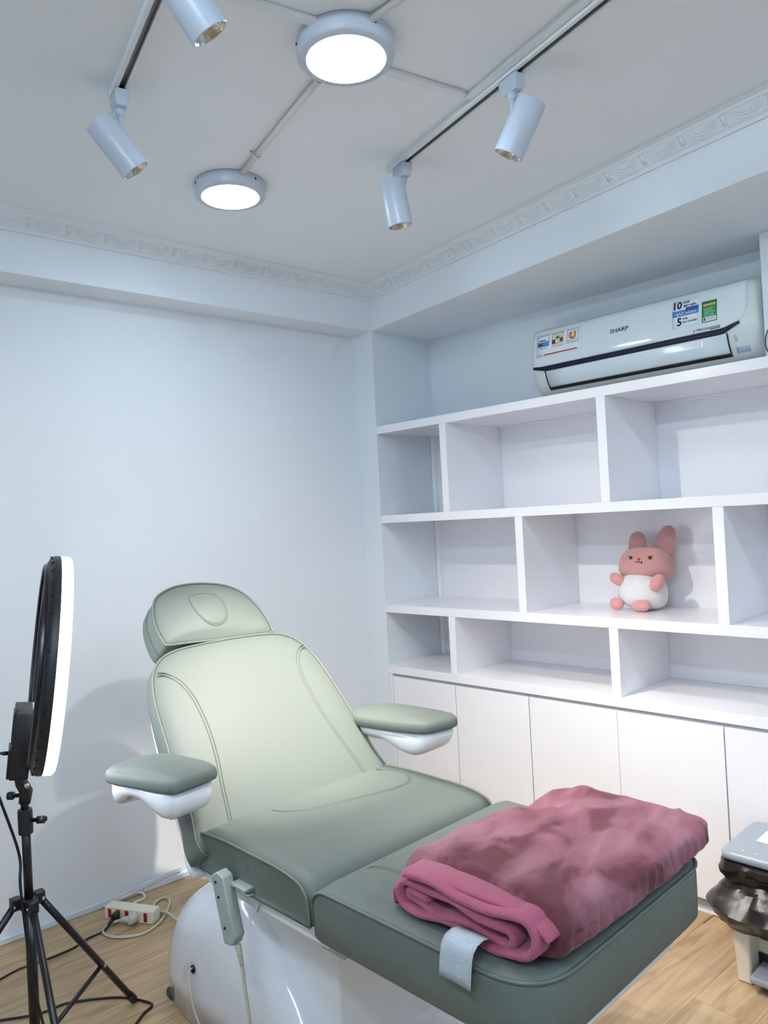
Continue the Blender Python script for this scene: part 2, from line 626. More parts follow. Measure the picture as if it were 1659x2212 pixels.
# planks along the left wall, joints open by 1.5 mm
rnd = random.Random(4)
pw, plen = 0.165, 1.22
me_plank = bpy.data.meshes.new('plank')
def plank_mesh(l):
    bm = bmesh.new()
    bmesh.ops.create_cube(bm, size=1.0)
    for v in bm.verts:
        v.co.x *= l - 0.0009; v.co.y *= pw - 0.0009; v.co.z *= 0.004
    bm.to_mesh(me_plank); bm.free()
plank_mesh(plen)
me_plank.materials.append(M['wood'])
ca, sa = math.cos(TH), math.sin(TH)
def p2w(u, v):   # floor coordinates along / across the planks
    return (u * ca - v * sa, u * sa + v * ca + 0.1)
for row in range(-20, 1):
    off = rnd.random() * plen
    for k in range(-4, 2):
        u = k * plen + off; v = row * pw
        x, y = p2w(u, v)
        if x + plen / 2 > 0.42 or x < -3.2 or (x + plen / 2 > 0.01 and False):
            if x > 0.45: continue
        if x < -3.1 or y > 0.35 or y < -3.3:
            continue
        o = bpy.data.objects.new('plank', me_plank)
        COL.objects.link(o)
        o.parent = floor
        o.location = Vector((x, y, -0.002)) - WO['floor']
        o.rotation_euler = (0, 0, TH)

struct(box('ceiling', (XL, YN, ZC), (0.6, 0.6, ZC + 0.06), 'ceil'))
def slabwall(name, p, q, z0, z1, t, m='wall'):
    d = (Vector(q) - Vector(p)).normalized(); nn = Vector((-d.y, d.x)) * t
    poly = [p, q, (q[0] + nn.x, q[1] + nn.y), (p[0] + nn.x, p[1] + nn.y)]
    return struct(prism(name, poly, z0, z1, m))
slabwall('wall_left', (0.5, wy(0.5)), (XL - 0.1, wy(XL - 0.1)), 0, ZC, -0.1)
struct(box('wall_right', (0.405, 0.0, 0), (0.50, YN, ZC), 'wall'))
struct(box('wall_near', (XL, YN - 0.1, 0), (0.5, YN, ZC), 'wall'))
struct(box('wall_rear', (XL - 0.1, YN, 0), (XL, 0.4, ZC), 'wall'))
# square column in the corner, its front flush with the shelves
struct(prism('wall_column', [(0.0, 0.0), (0.405, 0.0), (0.405, wy(0.405)), (0.0, wy(0.0))], 0, BZ, 'wall'))
# beams below the ceiling
struct(prism('trim_1', [(0.0, 0.0), (0.4, 0.0), (0.4, wy(0.4)), (XL, wy(XL)), (XL, by(XL))], BZ, ZC, 'wall'))
struct(prism('trim_2', [(0.0, 0.0), (bx(-4.5), -4.5), (0.405, -4.5), (0.405, 0.0)], BZ, ZC, 'wall'))
# white return beside the air conditioner
struct(box('trim_3', (0.215, -1.672, 1.8185), (0.405, -2.69, BZ), 'wall', bev=0.003))

# cornice with swags: profile (projection from the face, height)
CP = [(0.0, 2.415), (0.010, 2.415), (0.013, 2.421), (0.012, 2.426), (0.020, 2.430), (0.046, 2.456), (0.052, 2.458),
      (0.056, 2.464), (0.064, 2.466), (0.070, 2.470), (0.070, ZC), (0.0, ZC)]
def cornice(name, p, q, nrm, cut_p, cut_q):
    """p->q along the face; cut: how far each end moves along the run per unit projection (mitre)"""
    p = Vector(p); q = Vector(q); d = (q - p).normalized(); nrm = Vector(nrm).normalized()
    rings = []
    for base, cut in ((p, cut_p), (q, cut_q)):
        rings.append([(base.x + nrm.x * a + d.x * a * cut, base.y + nrm.y * a + d.y * a * cut, z) for a, z in CP])
    o = struct(loft(name, rings, 'plaster', smooth=False))
    return o, p, d, nrm
lw_d = Vector((-1, -TH)).normalized()
lw_n = Vector((TH, -1)).normalized()
lw_n = Vector((-lw_d.y, lw_d.x)); lw_n = lw_n if lw_n.y < 0 else -lw_n
rb_d = Vector((bx(-1), -1.0)).normalized()
rb_n = Vector((-rb_d.y, rb_d.x)); rb_n = rb_n if rb_n.x < 0 else -rb_n
ang = math.acos(max(-1, min(1, lw_d.dot(rb_d))))
mit = 1 / math.tan(ang / 2)
c1, *a1 = cornice('trim_4', (0.0, 0.0), (-3.0, by(-3.0)), lw_n, mit, 0)
c2, *a2 = cornice('trim_5', (0.0, 0.0), (bx(-3.2), -3.2), rb_n, mit, 0)
# swag: three nested arcs on the sloping face, and a small pendant block between two swags
def on_cornice(p, d, nrm, s, k, lift=0.0):
    """s along the run, k 0..1 down the sloping face"""
    a = 0.046 + (0.020 - 0.046) * k; z = 2.456 + (2.430 - 2.456) * k
    nn = Vector((nrm.x * 0.707, nrm.y * 0.707, -0.707))
    b = p + d * s + nrm * a
    return Vector((b.x, b.y, z)) + nn * lift
def ornament(c, p, d, nrm, s0, n, per):
    V, F = [], []
    for w, dep, r in ((0.044, 0.84, 0.0030), (0.035, 0.60, 0.0027), (0.026, 0.37, 0.0024)):
        path = [on_cornice(p, d, nrm, w * math.cos(t), 0.06 + dep * math.sin(t), 0.0002) for t in [PI * i / 14 for i in range(15)]]
        v, f = tube_geo(path, r, seg=6)
        F += [tuple(i + len(V) for i in ff) for ff in f]; V += v
    org = on_cornice(p, d, nrm, 0, 0.4)
    def mk(nm, V, F):
        me = bpy.data.meshes.new(nm)
        me.from_pydata([tuple(v - org) for v in V], [], F)
        for pl in me.polygons: pl.use_smooth = True
        me.materials.append(M['plaster'])
        return me
    ms = mk('swag', V, F)
    bv = [on_cornice(p, d, nrm, s, k, l) for l in (0.0, 0.0024) for s, k in ((-0.008, 0.0), (0.008, 0.0), (0.006, 0.85), (-0.006, 0.85))]
    mb = mk('pendant', bv, [(3, 2, 1, 0), (4, 5, 6, 7), (0, 1, 5, 4), (1, 2, 6, 5), (2, 3, 7, 6), (3, 0, 4, 7)])
    for i in range(n):
        for me, nm, sh in ((ms, 'swag', 0.5), (mb, 'pendant', 1.0)):
            o = bpy.data.objects.new(nm, me)
            COL.objects.link(o)
            o.parent = c
            s = s0 + (i + sh) * per
            o.location = org + Vector((d.x * s, d.y * s, 0)) - WO[c.name]
ornament(c1, a1[0], a1[1], a1[2], 0.08, 14, 0.132)
ornament(c2, a2[0], a2[1], a2[2], 0.075, 16, 0.132)

# skirting: white cable strip along the left wall
def bb(x, off): return (x, wy(x) - off)
sk = struct(prism('baseboard_left', [bb(0.0, 0.0), bb(-3.2, 0.0), bb(-3.2, 0.016), bb(0.0, 0.016)], 0, 0.022, 'baseb', bev=0.003))
for x in (-0.92, -1.95):
    struct(prism('baseboard_joint', [bb(x, 0.0), bb(x - 0.02, 0.0), bb(x - 0.02, 0.018), bb(x, 0.018)], 0, 0.0235, 'baseb', bev=0.002))

# ================================================================== SHELVES AND CABINETS
YE = -2.692
unit = thing('shelving_unit', (0.2, -1.2, 0.6915), 'white built-in open shelving with staggered dividers beneath the air conditioner', 'shelving')
box('back_panel', (0.395, -0.001, 0.692), (0.4045, YE, 1.79), 'lam', unit)
TB = 0.0365
for zb in (1.7818, 1.36, 0.9395):
    box('shelf_board', (0.0, -0.001, zb), (0.395, YE, zb + TB), 'lam', unit, bev=0.0012)
rows = [(1.3965, 1.7818, (-0.3903, -1.1529, -1.915, -2.655)), (0.976, 1.36, (-0.7646, -1.5509, -2.33, -2.655)), (0.6915, 0.9395, (-0.386, -1.1542, -1.915, -2.655))]
for z0, z1, ys in rows:
    for y in ys:
        box('divider', (0.001, y, z0), (0.394, y - 0.0362, z1), 'lam', unit, bev=0.001)
# slim filler strips in the corner against the column and under the top board
for z0, z1, ys in rows:
    box('corner_strip', (0.374, -0.002, z0), (0.3945, -0.024, z1), 'lamedge', unit)
box('batten', (0.380, -0.43, 1.7700), (0.3945, -2.65, 1.7815), 'lam', unit)

cab = thing('base_cabinet', (0.2, -1.2, 0), 'long white base cabinet with flat handleless doors below the open shelves', 'cabinet')
box('top_board', (-0.002, -0.001, 0.6550), (0.400, YE, 0.6914), 'lam', cab, bev=0.0012)
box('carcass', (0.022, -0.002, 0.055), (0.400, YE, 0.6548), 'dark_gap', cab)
box('finger_groove', (0.012, -0.0195, 0.6300), (0.0218, YE, 0.6549), 'groove', cab)
box('filler_strip', (0.002, -0.001, 0.0), (0.021, -0.0190, 0.6549), 'lam', cab)
gaps = [-0.0201, -0.4028, -0.785, -1.1664, -1.5476, -1.929, -2.31, -2.690]
for a, b in zip(gaps[:-1], gaps[1:]):
    g = 0.0022 if abs(a + 1.1664) > 0.01 else 0.0008
    g2 = 0.0022 if abs(b + 1.1664) > 0.01 else 0.0008
    box('door', (0.002, a - g, 0.052), (0.0205, b + g2, 0.6405), 'lam', cab, bev=0.0008)
box('kick_board', (0.030, -0.002, 0.0), (0.045, YE, 0.054), 'kick', cab)
box('floor_bead', (0.018, -0.02, 0.0), (0.030, YE, 0.006), 'lamedge', cab)

# ================================================================== AIR CONDITIONER
ac = thing('air_conditioner', (0.30, -1.21, 1.86), 'white split air conditioner with dark blue strip and stickers above the shelves', 'air conditioner')
AY0, AY1 = -0.742, -1.662
# front profile (x, z) from the top rear round to the bottom rear
AP = [(0.4045, 2.150), (0.300, 2.150), (0.262, 2.146), (0.236, 2.135), (0.222, 2.118), (0.212, 2.085), (0.205, 2.04),
      (0.201, 2.00), (0.200, 1.972), (0.206, 1.955), (0.219, 1.918), (0.238, 1.888), (0.262, 1.870), (0.30, 1.862), (0.4045, 1.860)]
def ac_x(z):
    """depth of the front at height z"""
    pr = [q for q in AP if q[0] < 0.30]
    for (xa, za), (xb, zb) in zip(pr[:-1], pr[1:]):
        if zb <= z <= za:
            return xa + (xb - xa) * (za - z) / (za - zb)
    return pr[0][0] if z > pr[0][1] else pr[-1][0]
def ac_rec(y, R0=0.035, R1=0.07):
    """the rounded ends step back towards the wall"""
    r = 0.0
    if y > AY0 - R0:
        t = (y - (AY0 - R0)) / R0; r = R0 * 0.8 * (1 - math.sqrt(max(0, 1 - t * t)))
    if y < AY1 + R1:
        t = ((AY1 + R1) - y) / R1; r = R1 * 0.8 * (1 - math.sqrt(max(0, 1 - t * t)))
    return r
st = [AY0 - 0.035 * (1 - math.sin(PI / 2 * (1 - i / 6))) for i in range(7)] + [-0.9, -1.05, -1.2, -1.35, -1.5] + [AY1 + 0.07 * (1 - math.sin(PI / 2 * i / 8)) for i in range(9)]
rings = []
for y in st:
    rc = ac_rec(y)
    rings.append([(min(0.4045, x + rc * (1.0 if x < 0.40 else 0)), y, z) for x, z in AP])
loft('body', rings, 'acbody', ac)
def surf_patch(name, ylo, yhi, zlo, zhi, m, lift, ny=40, nz=10, th=0.0):
    """patch over the front of the unit between two heights; zlo/zhi may depend on y"""
    fl = zlo if callable(zlo) else (lambda y: zlo)
    fh = zhi if callable(zhi) else (lambda y: zhi)
    V, F = [], []
    for lay in (lift, lift - 0.0035):
        for i in range(ny + 1):
            y = ylo + (yhi - ylo) * i / ny
            for j in range(nz + 1):
                z = fl(y) + (fh(y) - fl(y)) * j / nz
                V.append((ac_x(z) + ac_rec(y) - lay, y, z))
    S = (ny + 1) * (nz + 1)
    for i in range(ny):
        for j in range(nz):
            a = i * (nz + 1) + j
            F.append((a, a + 1, a + nz + 2, a + nz + 1))
            F.append((S + a, S + a + nz + 1, S + a + nz + 2, S + a + 1))
    for i in range(ny):
        a = i * (nz + 1); b = (i + 1) * (nz + 1)
        F.append((a, b, S + b, S + a)); F.append((a + nz, S + a + nz, S + b + nz, b + nz))
    for j in range(nz):
        F.append((j, S + j, S + j + 1, j + 1))
        e = ny * (nz + 1) + j
        F.append((e, e + 1, S + e + 1, S + e))
    return mesh(name, V, F, m, ac, smooth=True)
PY0, PY1 = -0.752, -1.622
def pan_lo(y):
    z = 1.976
    if y < -1.545:
        z = 1.976 + 0.012 * min(1, (-1.545 - y) / 0.05)
    if y < PY1 + 0.045:
        t = ((PY1 + 0.045) - y) / 0.045
        z += 0.045 * (1 - math.sqrt(max(0, 1 - t * t)))
    return z
pan = surf_patch('front_panel', PY0, PY1, pan_lo, 2.138, 'acwhite', 0.004, ny=60, nz=14)
def st_hi(y):
    if y < -1.545: return 1.976 + 0.014 * min(1, (-1.545 - y) / 0.05)
    if y > -0.80: return 1.976 + 0.006 * min(1, (y + 0.80) / 0.045)
    return 1.976
def st_lo(y):
    if y < -1.545: return 1.958 + 0.024 * min(1, (-1.545 - y) / 0.055)
    if y > -0.82: return 1.957 + 0.014 * min(1, (y + 0.82) / 0.06)
    return 1.957
surf_patch('blue_strip', -0.760, -1.600, st_lo, st_hi, 'acnavy', 0.006, ny=50, nz=4)
lv = surf_patch('louver', -0.818, -1.552, 1.892, 1.957, 'acwhite', 0.0042, ny=8, nz=8)
surf_patch('outlet_gap', -0.812, -1.556, 1.881, 1.892, 'acgap', 0.0046, ny=4, nz=2)
for y in (-0.8145, -1.5545):
    surf_patch('louver_end_gap', y + 0.0018, y - 0.0018, 1.884, 1.958, 'acgap', 0.0045, ny=1, nz=8)
def ac_disc(name, y, z, r, m):
    poly = [(y + r * math.cos(t), z + r * math.sin(t)) for t in [2 * PI * i / 12 for i in range(12)]]
    return prism(name, poly, 0.0, 0.002, m, ac, frame=lambda a, b, h: (ac_x(b) + ac_rec(a) - 0.0004 - h, a, b))
ac_disc('indicator', -1.578, 1.943, 0.006, 'acdisplay'); ac_disc('indicator', -1.580, 1.930, 0.006, 'acdisplay')
surf_patch('display_window', -1.574, -1.618, 1.888, 1.906, 'acdisplay', 0.0012, ny=3, nz=3)
XA, YA = (0, -1, 0), (0, 0, 1)
def on_panel(y, z, lift=0.0048):
    return Vector((ac_x(z) + ac_rec(y) - lift, y, z))
def slope_at(z):
    d = Vector((ac_x(z + 0.01) - ac_x(z - 0.01), 0, 0.02)).normalized()
    return d
def actext(body, y, z, w, h, m='ink', parent=None, bold=0.0, lift=0.0):
    return text('lettering', body, w, h, on_panel(y, z, 0.0052 + lift), XA, slope_at(z), m, parent or ac, bold)
def sticker(name, y0, y1, z0, z1, m, lift, parent=ac):
    o = surf_patch(name, y0, y1, z0, z1, m, lift, ny=6, nz=6)
    if parent is not ac:
        o.parent = parent
        o.location = WO[o.name] - WO[parent.name]
    return o
actext('SHARP', -1.155, 2.057, 0.076, 0.0165, 'greyink', bold=0.012)
actext('J-TECH', -1.468, 1.986, 0.056, 0.011, 'greyink', bold=0.02)
sticker('brand_plate', -1.499, -1.535, 1.981, 1.991, 'greyink', 0.0046)
actext('INVERTER', -1.517, 1.986, 0.033, 0.006, 'paper', bold=0.006, lift=0.0004)
# sticker with three pictures
s1 = sticker('feature_sticker', -0.777, -0.991, 2.016, 2.114, 'paper', 0.0046)
s1['label'] = 'white sticker with three small pictures and a red bar'
for i, yc in enumerate((-0.812, -0.880, -0.950)):
    z0, z1 = 2.062, 2.105
    sticker('picture_frame', yc + 0.027, yc - 0.027, z0 - 0.0015, z1 + 0.0015, 'greyink', 0.0050, s1)
    sticker('picture', yc + 0.0258, yc - 0.0258, z0, z1, ('paper', 'cream', 'paper')[i], 0.0053, s1)
    if i == 0:
        sticker('picture_shape', yc + 0.0255, yc - 0.0255, z0, z0 + 0.018, 'blue', 0.0056, s1)
        sticker('picture_shape', yc + 0.0255, yc + 0.004, z0, z0 + 0.013, 'greyink', 0.0058, s1)
        sticker('picture_shape', yc + 0.020, yc - 0.012, z0 + 0.021, z0 + 0.026, 'greyink', 0.0058, s1)
    elif i == 1:
        sticker('picture_shape', yc + 0.0255, yc + 0.010, z0, z0 + 0.018, 'brownink', 0.0056, s1)
        sticker('picture_shape', yc - 0.010, yc - 0.0255, z0 + 0.004, z0 + 0.020, 'brownink', 0.0056, s1)
        sticker('picture_shape', yc + 0.004, yc - 0.004, z0 + 0.018, z0 + 0.031, 'palegrn', 0.0058, s1)
        sticker('picture_shape', yc + 0.010, yc - 0.010, z0 + 0.021, z0 + 0.026, 'palegrn', 0.0058, s1)
    else:
        sticker('picture_shape', yc + 0.016, yc - 0.016, z0 + 0.008, z0 + 0.034, 'orange', 0.0056, s1)
        sticker('picture_shape', yc + 0.003, yc - 0.006, z0 + 0.012, z0 + 0.036, 'cream', 0.0058, s1)
        sticker('picture_shape', yc + 0.008, yc - 0.008, z0 + 0.004, z0 + 0.009, 'brownink', 0.0058, s1)
actext('Powerful Jet', -0.812, 2.0525, 0.036, 0.006, 'ink', s1, 0.01)
actext('Tiết kiệm điện tối ưu', -0.880, 2.0525, 0.056, 0.0065, 'ink', s1, 0.01)
actext('7 tính năng bảo vệ', -0.950, 2.0525, 0.056, 0.0065, 'ink', s1, 0.01)
sticker('red_bar', -0.816, -0.972, 2.0215, 2.0265, 'red', 0.0050, s1)
actext('SHARP', -0.797, 2.024, 0.028, 0.005, 'red', s1, 0.01)
# warranty sticker
s2 = sticker('warranty_sticker', -1.365, -1.463, 2.010, 2.113, 'paper', 0.0046)
s2['label'] = 'white and blue warranty sticker with large numerals'
sticker('blue_band', -1.366, -1.462, 2.052, 2.074, 'blue', 0.0050, s2)
sticker('blue_band', -1.415, -1.462, 2.067, 2.081, 'deepblue', 0.0052, s2)
actext('10', -1.386, 2.094, 0.030, 0.031, 'ink', s2, 0.03)
actext('NĂM', -1.416, 2.102, 0.022, 0.010, 'ink', s2, 0.03)
actext('MÁY NÉN', -1.430, 2.0885, 0.044, 0.0105, 'ink', s2, 0.03)
actext('BẢO HÀNH', -1.417, 2.0625, 0.072, 0.0165, 'ink', s2, 0.08, lift=0.0003)
actext('BẢO HÀNH', -1.417, 2.0625, 0.070, 0.0150, 'paper', s2, 0.02, lift=0.0006)
actext('5', -1.392, 2.032, 0.017, 0.030, 'ink', s2, 0.03)
actext('NĂM', -1.413, 2.042, 0.018, 0.0085, 'ink', s2, 0.03)
actext('DÀN TẢN NHIỆT', -1.431, 2.0285, 0.054, 0.0100, 'ink', s2, 0.03)
# energy label
s3 = sticker('energy_sticker', -1.473, -1.526, 2.010, 2.086, 'green', 0.0046)
s3['label'] = 'green energy label with a red bar of stars'
sticker('red_bar', -1.478, -1.521, 2.067, 2.077, 'orange', 0.0050, s3)
for k in range(5):
    yc = -1.483 - 0.0083 * k
    poly = []
    for i in range(10):
        r = 0.0034 if i % 2 == 0 else 0.0015
        t = PI / 2 + 2 * PI * i / 10
        poly.append((yc + r * math.cos(t), 2.072 + r * math.sin(t)))
    prism('star', poly, 0.0, 0.0004, 'paper', s3, frame=lambda a, b, h: (ac_x(b) + ac_rec(a) - 0.0054 - h, a, b))
for k, w in enumerate((0.036, 0.030, 0.040, 0.034, 0.038)):
    sticker('print_line', -1.480, -1.480 - w, 2.058 - 0.0065 * k, 2.0595 - 0.0065 * k, 'paper', 0.0050, s3)
sticker('white_field', -1.476, -1.523, 2.013, 2.028, 'paper', 0.0050, s3)
sticker('emblem', -1.479, -1.487, 2.0155, 2.0255, 'green', 0.0053, s3)
actext('VIETNAM', -1.505, 2.0205, 0.026, 0.0045, 'ink', s3, 0.0)
# cable between the unit and the return wall
tag(tube('wire_loop', spline([(0.2125, -1.690, 1.945), (0.210, -1.682, 1.935), (0.209, -1.676, 1.905), (0.210, -1.678, 1.880), (0.211, -1.684, 1.866), (0.2125, -1.692, 1.862)], 6), 0.0018, 'black'),
    'thin black wire loop on the white panel at the end of the air conditioner', 'wire')

# ================================================================== CEILING LAMPS, TRACKS, CONDUITS
def ceiling_lamp(x, y, rot, label):
    t = thing('ceiling_lamp', (x, y, ZC), label, 'ceiling lamp', 'round ceiling lamps')
    R = 0.1125
    lathe('housing', [(R, -0.0015), (R, -0.034), (R - 0.002, -0.038), (R - 0.005, -0.040), (0.092, -0.0415), (0.0895, -0.0395)], (x, y, ZC), (0, 0, 1), 'lampwhite', t, seg=64)
    lathe('diffuser', [(0.0893, -0.0385), (0.0893, -0.0425), (0.086, -0.0432), (0.0, -0.0434)], (x, y, ZC), (0, 0, 1), 'panel_emit', t, seg=64)
    for a in (rot, rot + 2.0, rot + 4.1):
        p = Vector((x + (R + 0.0008) * math.cos(a), y + (R + 0.0008) * math.sin(a), ZC - 0.014))
        lathe('screw', [(0.003, -0.003), (0.003, 0.001), (0.0015, 0.002)], p, (math.cos(a), math.sin(a), 0), 'blackplastic', t, seg=10)
    return t
PAx, PAy = -1.3115, -1.3125
PBx, PBy = -1.118, -0.534
ceiling_lamp(PAx, PAy, 2.6, 'round white surface ceiling lamp where the two flat cable strips meet')
ceiling_lamp(PBx, PBy, 2.9, 'round white surface ceiling lamp nearer the plain wall, at the end of the conduit')
PCx, PCy = -1.32, -2.12
def conduit(name, p, q, label, clips):
    t = thing(name, (p[0], p[1], ZC), label, 'conduit', 'round cable conduits')
    P = Vector((p[0], p[1], ZC - 0.0095)); Q = Vector((q[0], q[1], ZC - 0.0095))
    tube('pipe', [P, P.lerp(Q, 0.5), Q], 0.0085, 'pvc', t, seg=14)
    d = (Q - P).normalized(); s = Vector((-d.y, d.x, 0))
    for k in clips:
        c = P.lerp(Q, k)
        arc = [c + s * 0.0098 * math.cos(a) - Vector((0, 0, 0.0098 * math.sin(a))) for a in [PI * i / 10 for i in range(11)]]
        v, f = [], []
        for a in arc:
            v += [a - d * 0.006, a + d * 0.006]
        f = [(2 * i, 2 * i + 1, 2 * i + 3, 2 * i + 2) for i in range(10)]
        o = mesh('clip', v, f, 'pvc', t, smooth=True)
        md = o.modifiers.new('solid', 'SOLIDIFY'); md.thickness = 0.0012; md.offset = 1
        lathe('clip_screw', [(0.004, 0), (0.004, -0.003), (0.002, -0.004)], c + s * 0.016 + Vector((0, 0, 0.0095)), (0, 0, 1), 'trackgrey', t, seg=8)
    return t
ab = Vector((PBx - PAx, PBy - PAy, 0)).normalized()
conduit('cable_conduit', (PAx + ab.x * 0.112, PAy + ab.y * 0.112), (PBx - ab.x * 0.108, PBy - ab.y * 0.108), 'round ivory conduit joining the two ceiling lamps', (0.06, 0.78))
conduit('cable_conduit', (PAx - 0.020, PAy - 0.106), (PCx + 0.005, PCy + 0.109), 'round ivory conduit running from the lamp between the cable strips out of the picture', (0.5,))
def trunk(p, q, label, w=0.022):
    p = Vector(p); q = Vector(q); d = (q - p).normalized(); s = Vector((-d.y, d.x)) * w / 2
    o = prism('cable_trunking', [tuple(p + s), tuple(q + s), tuple(q - s), tuple(p - s)], ZC - 0.0115, ZC - 0.0003, 'trackwhite', None, bev=0.0015)
    return tag(o, label, 'cable trunking', 'flat cable trunking on the ceiling')
trunk((-1.213, -1.290), (-0.937, -1.3555), 'flat white cable strip between the ceiling lamp and the long track')
trunk((-1.413, -1.331), (-1.709, -1.2505), 'flat white cable strip leaving the ceiling lamp towards the short track')

TRs = Vector((-0.207, -0.862)).normalized(); TRn = Vector((TRs.y, -TRs.x))
_j = Vector((-0.793, -0.955)) + TRs * 0.415 + TRn * 0.0295
trunk(tuple(_j), tuple(_j + TRs * 1.7), 'flat white cable strip running alongside the long track')
def track(name, p, q, label):
    p = Vector((p[0], p[1])); q = Vector((q[0], q[1])); d = (q - p).normalized(); s = Vector((-d.y, d.x))
    t = thing(name, (p.x, p.y, ZC), label, 'lighting track', 'ceiling lighting tracks')
    def rail(nm, o0, o1, z0, z1, m, a=p, b=q):
        return prism(nm, [tuple(a + s * o0), tuple(b + s * o0), tuple(b + s * o1), tuple(a + s * o1)], z0, z1, m, t)
    rail('rail_top', -0.0175, 0.0175, ZC - 0.004, ZC - 0.0003, 'trackwhite')
    rail('rail_side', -0.0175, -0.0075, ZC - 0.020, ZC - 0.004, 'trackwhite')
    rail('rail_side', 0.0075, 0.0175, ZC - 0.020, ZC - 0.004, 'trackwhite')
    rail('slot', -0.0075, 0.0075, ZC - 0.007, ZC - 0.004, 'trackgrey')
    for o in (-0.0068, 0.0068):
        rail('contact', o - 0.0008, o + 0.0008, ZC - 0.017, ZC - 0.008, 'trackgrey')
    for a, b in ((p - d * 0.014, p), (q, q + d * 0.014)):
        rail('end_cap', -0.018, 0.018, ZC - 0.0205, ZC - 0.0004, 'trackwhite', a, b)
    return t
TR0 = Vector((-0.793, -0.955)); TRd = Vector((-0.207, -0.862)).normalized()
TL0 = Vector((-1.622, -0.800)); TLd = Vector((-0.083, -0.345)).normalized()
track('lighting_track', TR0, TR0 + TRd * 2.1, 'long white lighting track over the shelf side of the room')
track('lighting_track', TL0, TL0 + TLd * 1.9, 'white lighting track over the plain wall side')
def track_spot(T0, Td, s, axis, label, power, cone=62, blend=0.8, seen=True):
    """head on the track s metres from its end, shining along axis"""
    c = T0 + Td * s
    ax = Vector(axis).normalized()
    t = thing('track_spotlight', (c.x, c.y, ZC - 0.02), label, 'spotlight', 'white track spotlights')
    sd = Vector((-Td.y, Td.x))
    zt = ZC - 0.0208
    poly = [tuple(c + Td * a + sd * b) for a, b in ((-0.032, -0.016), (0.032, -0.016), (0.032, 0.016), (-0.032, 0.016))]
    lo = [tuple(c + Td * a + sd * b) for a, b in ((-0.020, -0.013), (0.026, -0.013), (0.026, 0.013), (-0.020, 0.013))]
    rings = [[(a, b, zt) for a, b in poly], [(a, b, zt - 0.026) for a, b in poly], [(a, b, zt - 0.040) for a, b in lo]]
    bevel(loft('adapter', rings, 'lampwhite', t, smooth=False), 0.003)
    lathe('collar', [(0.0125, 0), (0.0135, -0.006), (0.0125, -0.012), (0.009, -0.016)], (c.x, c.y, zt - 0.0395), (0, 0, 1), 'lampwhite', t, seg=20)
    top = Vector((c.x, c.y, zt - 0.055))
    r = 0.0375; L = 0.135
    side = Vector((0, 0, 1)) - ax * ax.z
    side = side.normalized() if side.length > 1e-3 else Vector((1, 0, 0))
    joint = top + Vector((0, 0, -0.030))
    # neck plate runs down to the upper side of the barrel
    tube('neck', [top + Vector((0, 0, 0.006)), top + Vector((0, 0, -0.012)), joint, joint - side * 0.006], [0.0085, 0.0085, 0.0075, 0.007], 'lampwhite', t, seg=12)
    back = joint - side * (r - 0.002) - ax * 0.036
    lathe('barrel', [(0.0, 0.0), (r - 0.004, 0.0), (r - 0.001, 0.001), (r, 0.004), (r, L - 0.001), (r - 0.001, L), (r - 0.003, L), (r - 0.0032, L - 0.030), (0.0, L - 0.032)], back, ax, 'lampwhite', t, seg=48)
    mouth = back + ax * L
    lathe('reflector', [(r - 0.0034, -0.0012), (r - 0.008, -0.009), (r - 0.016, -0.020), (0.0105, -0.0285), (0.010, -0.0290), (0.012, -0.0295), (r - 0.006, -0.012), (r - 0.0033, -0.002)], mouth, ax, 'reflector', t, seg=40, closed=True)
    lathe('led_lens', [(0.0, -0.0275), (0.0085, -0.0275), (0.0095, -0.0290), (0.0, -0.0292)], mouth, ax, 'led_emit', t, seg=20)
    ld = bpy.data.lights.new('spot_beam', 'SPOT')
    ld.energy = power; ld.color = NEUT; ld.spot_size = math.radians(cone); ld.spot_blend = blend; ld.shadow_soft_size = 0.018
    lo_ = bpy.data.objects.new('spot_beam', ld)
    COL.objects.link(lo_)
    lo_.parent = t
    WO[lo_.name] = mouth
    lo_.location = mouth + ax * 0.004 - WO[t.name]
    lo_.rotation_mode = 'QUATERNION'
    lo_.rotation_quaternion = (-ax).to_track_quat('Z', 'Y')
    return t
def axis_from(imgx, imgy, toward):
    """direction given as right / down in the picture and towards the viewer"""
    k = math.sqrt(imgx ** 2 + imgy ** 2)
    return (_R * imgx - _U * imgy) / k * math.sqrt(1 - toward ** 2) - _F * toward

# ---- spots are placed further down, after the spots' aims are known
AX_L2 = axis_from(0.60, 0.80, -0.27)
AX_L1 = axis_from(0.57, 0.82, -0.30)
AX_R2 = axis_from(-0.40, 0.915, -0.235)
AX_R1 = axis_from(0.20, 0.98, -0.08)
track_spot(TL0, TLd, 0.03, AX_L2, 'white track spotlight at the end of the track over the plain wall side', SPOT_W * 1.0, cone=96, blend=1.0)
track_spot(TL0, TLd, 0.62, AX_L1, 'white track spotlight cut off by the upper picture edge, on the plain-wall track', SPOT_W * 0.8, cone=56, blend=0.9)
track_spot(TR0, TRd, 0.045, AX_R1, 'white track spotlight at the end of the long track, hanging almost upright', SPOT_W * 1.05)
track_spot(TR0, TRd, 0.555, AX_R2, 'white track spotlight midway on the long track, tilted towards the chair', SPOT_W * 4.0, cone=36, blend=1.0)
# a spot at the end of the conduit, over the camera; it throws the headrest's shadow on the wall
track_spot(Vector((PCx, PCy)), Vector((0, -1)), 0.0, (0.05, 2.1, -1.55), 'white spotlight fixed to the ceiling above the camera', SPOT_W * 0.64, cone=80, blend=1.0)
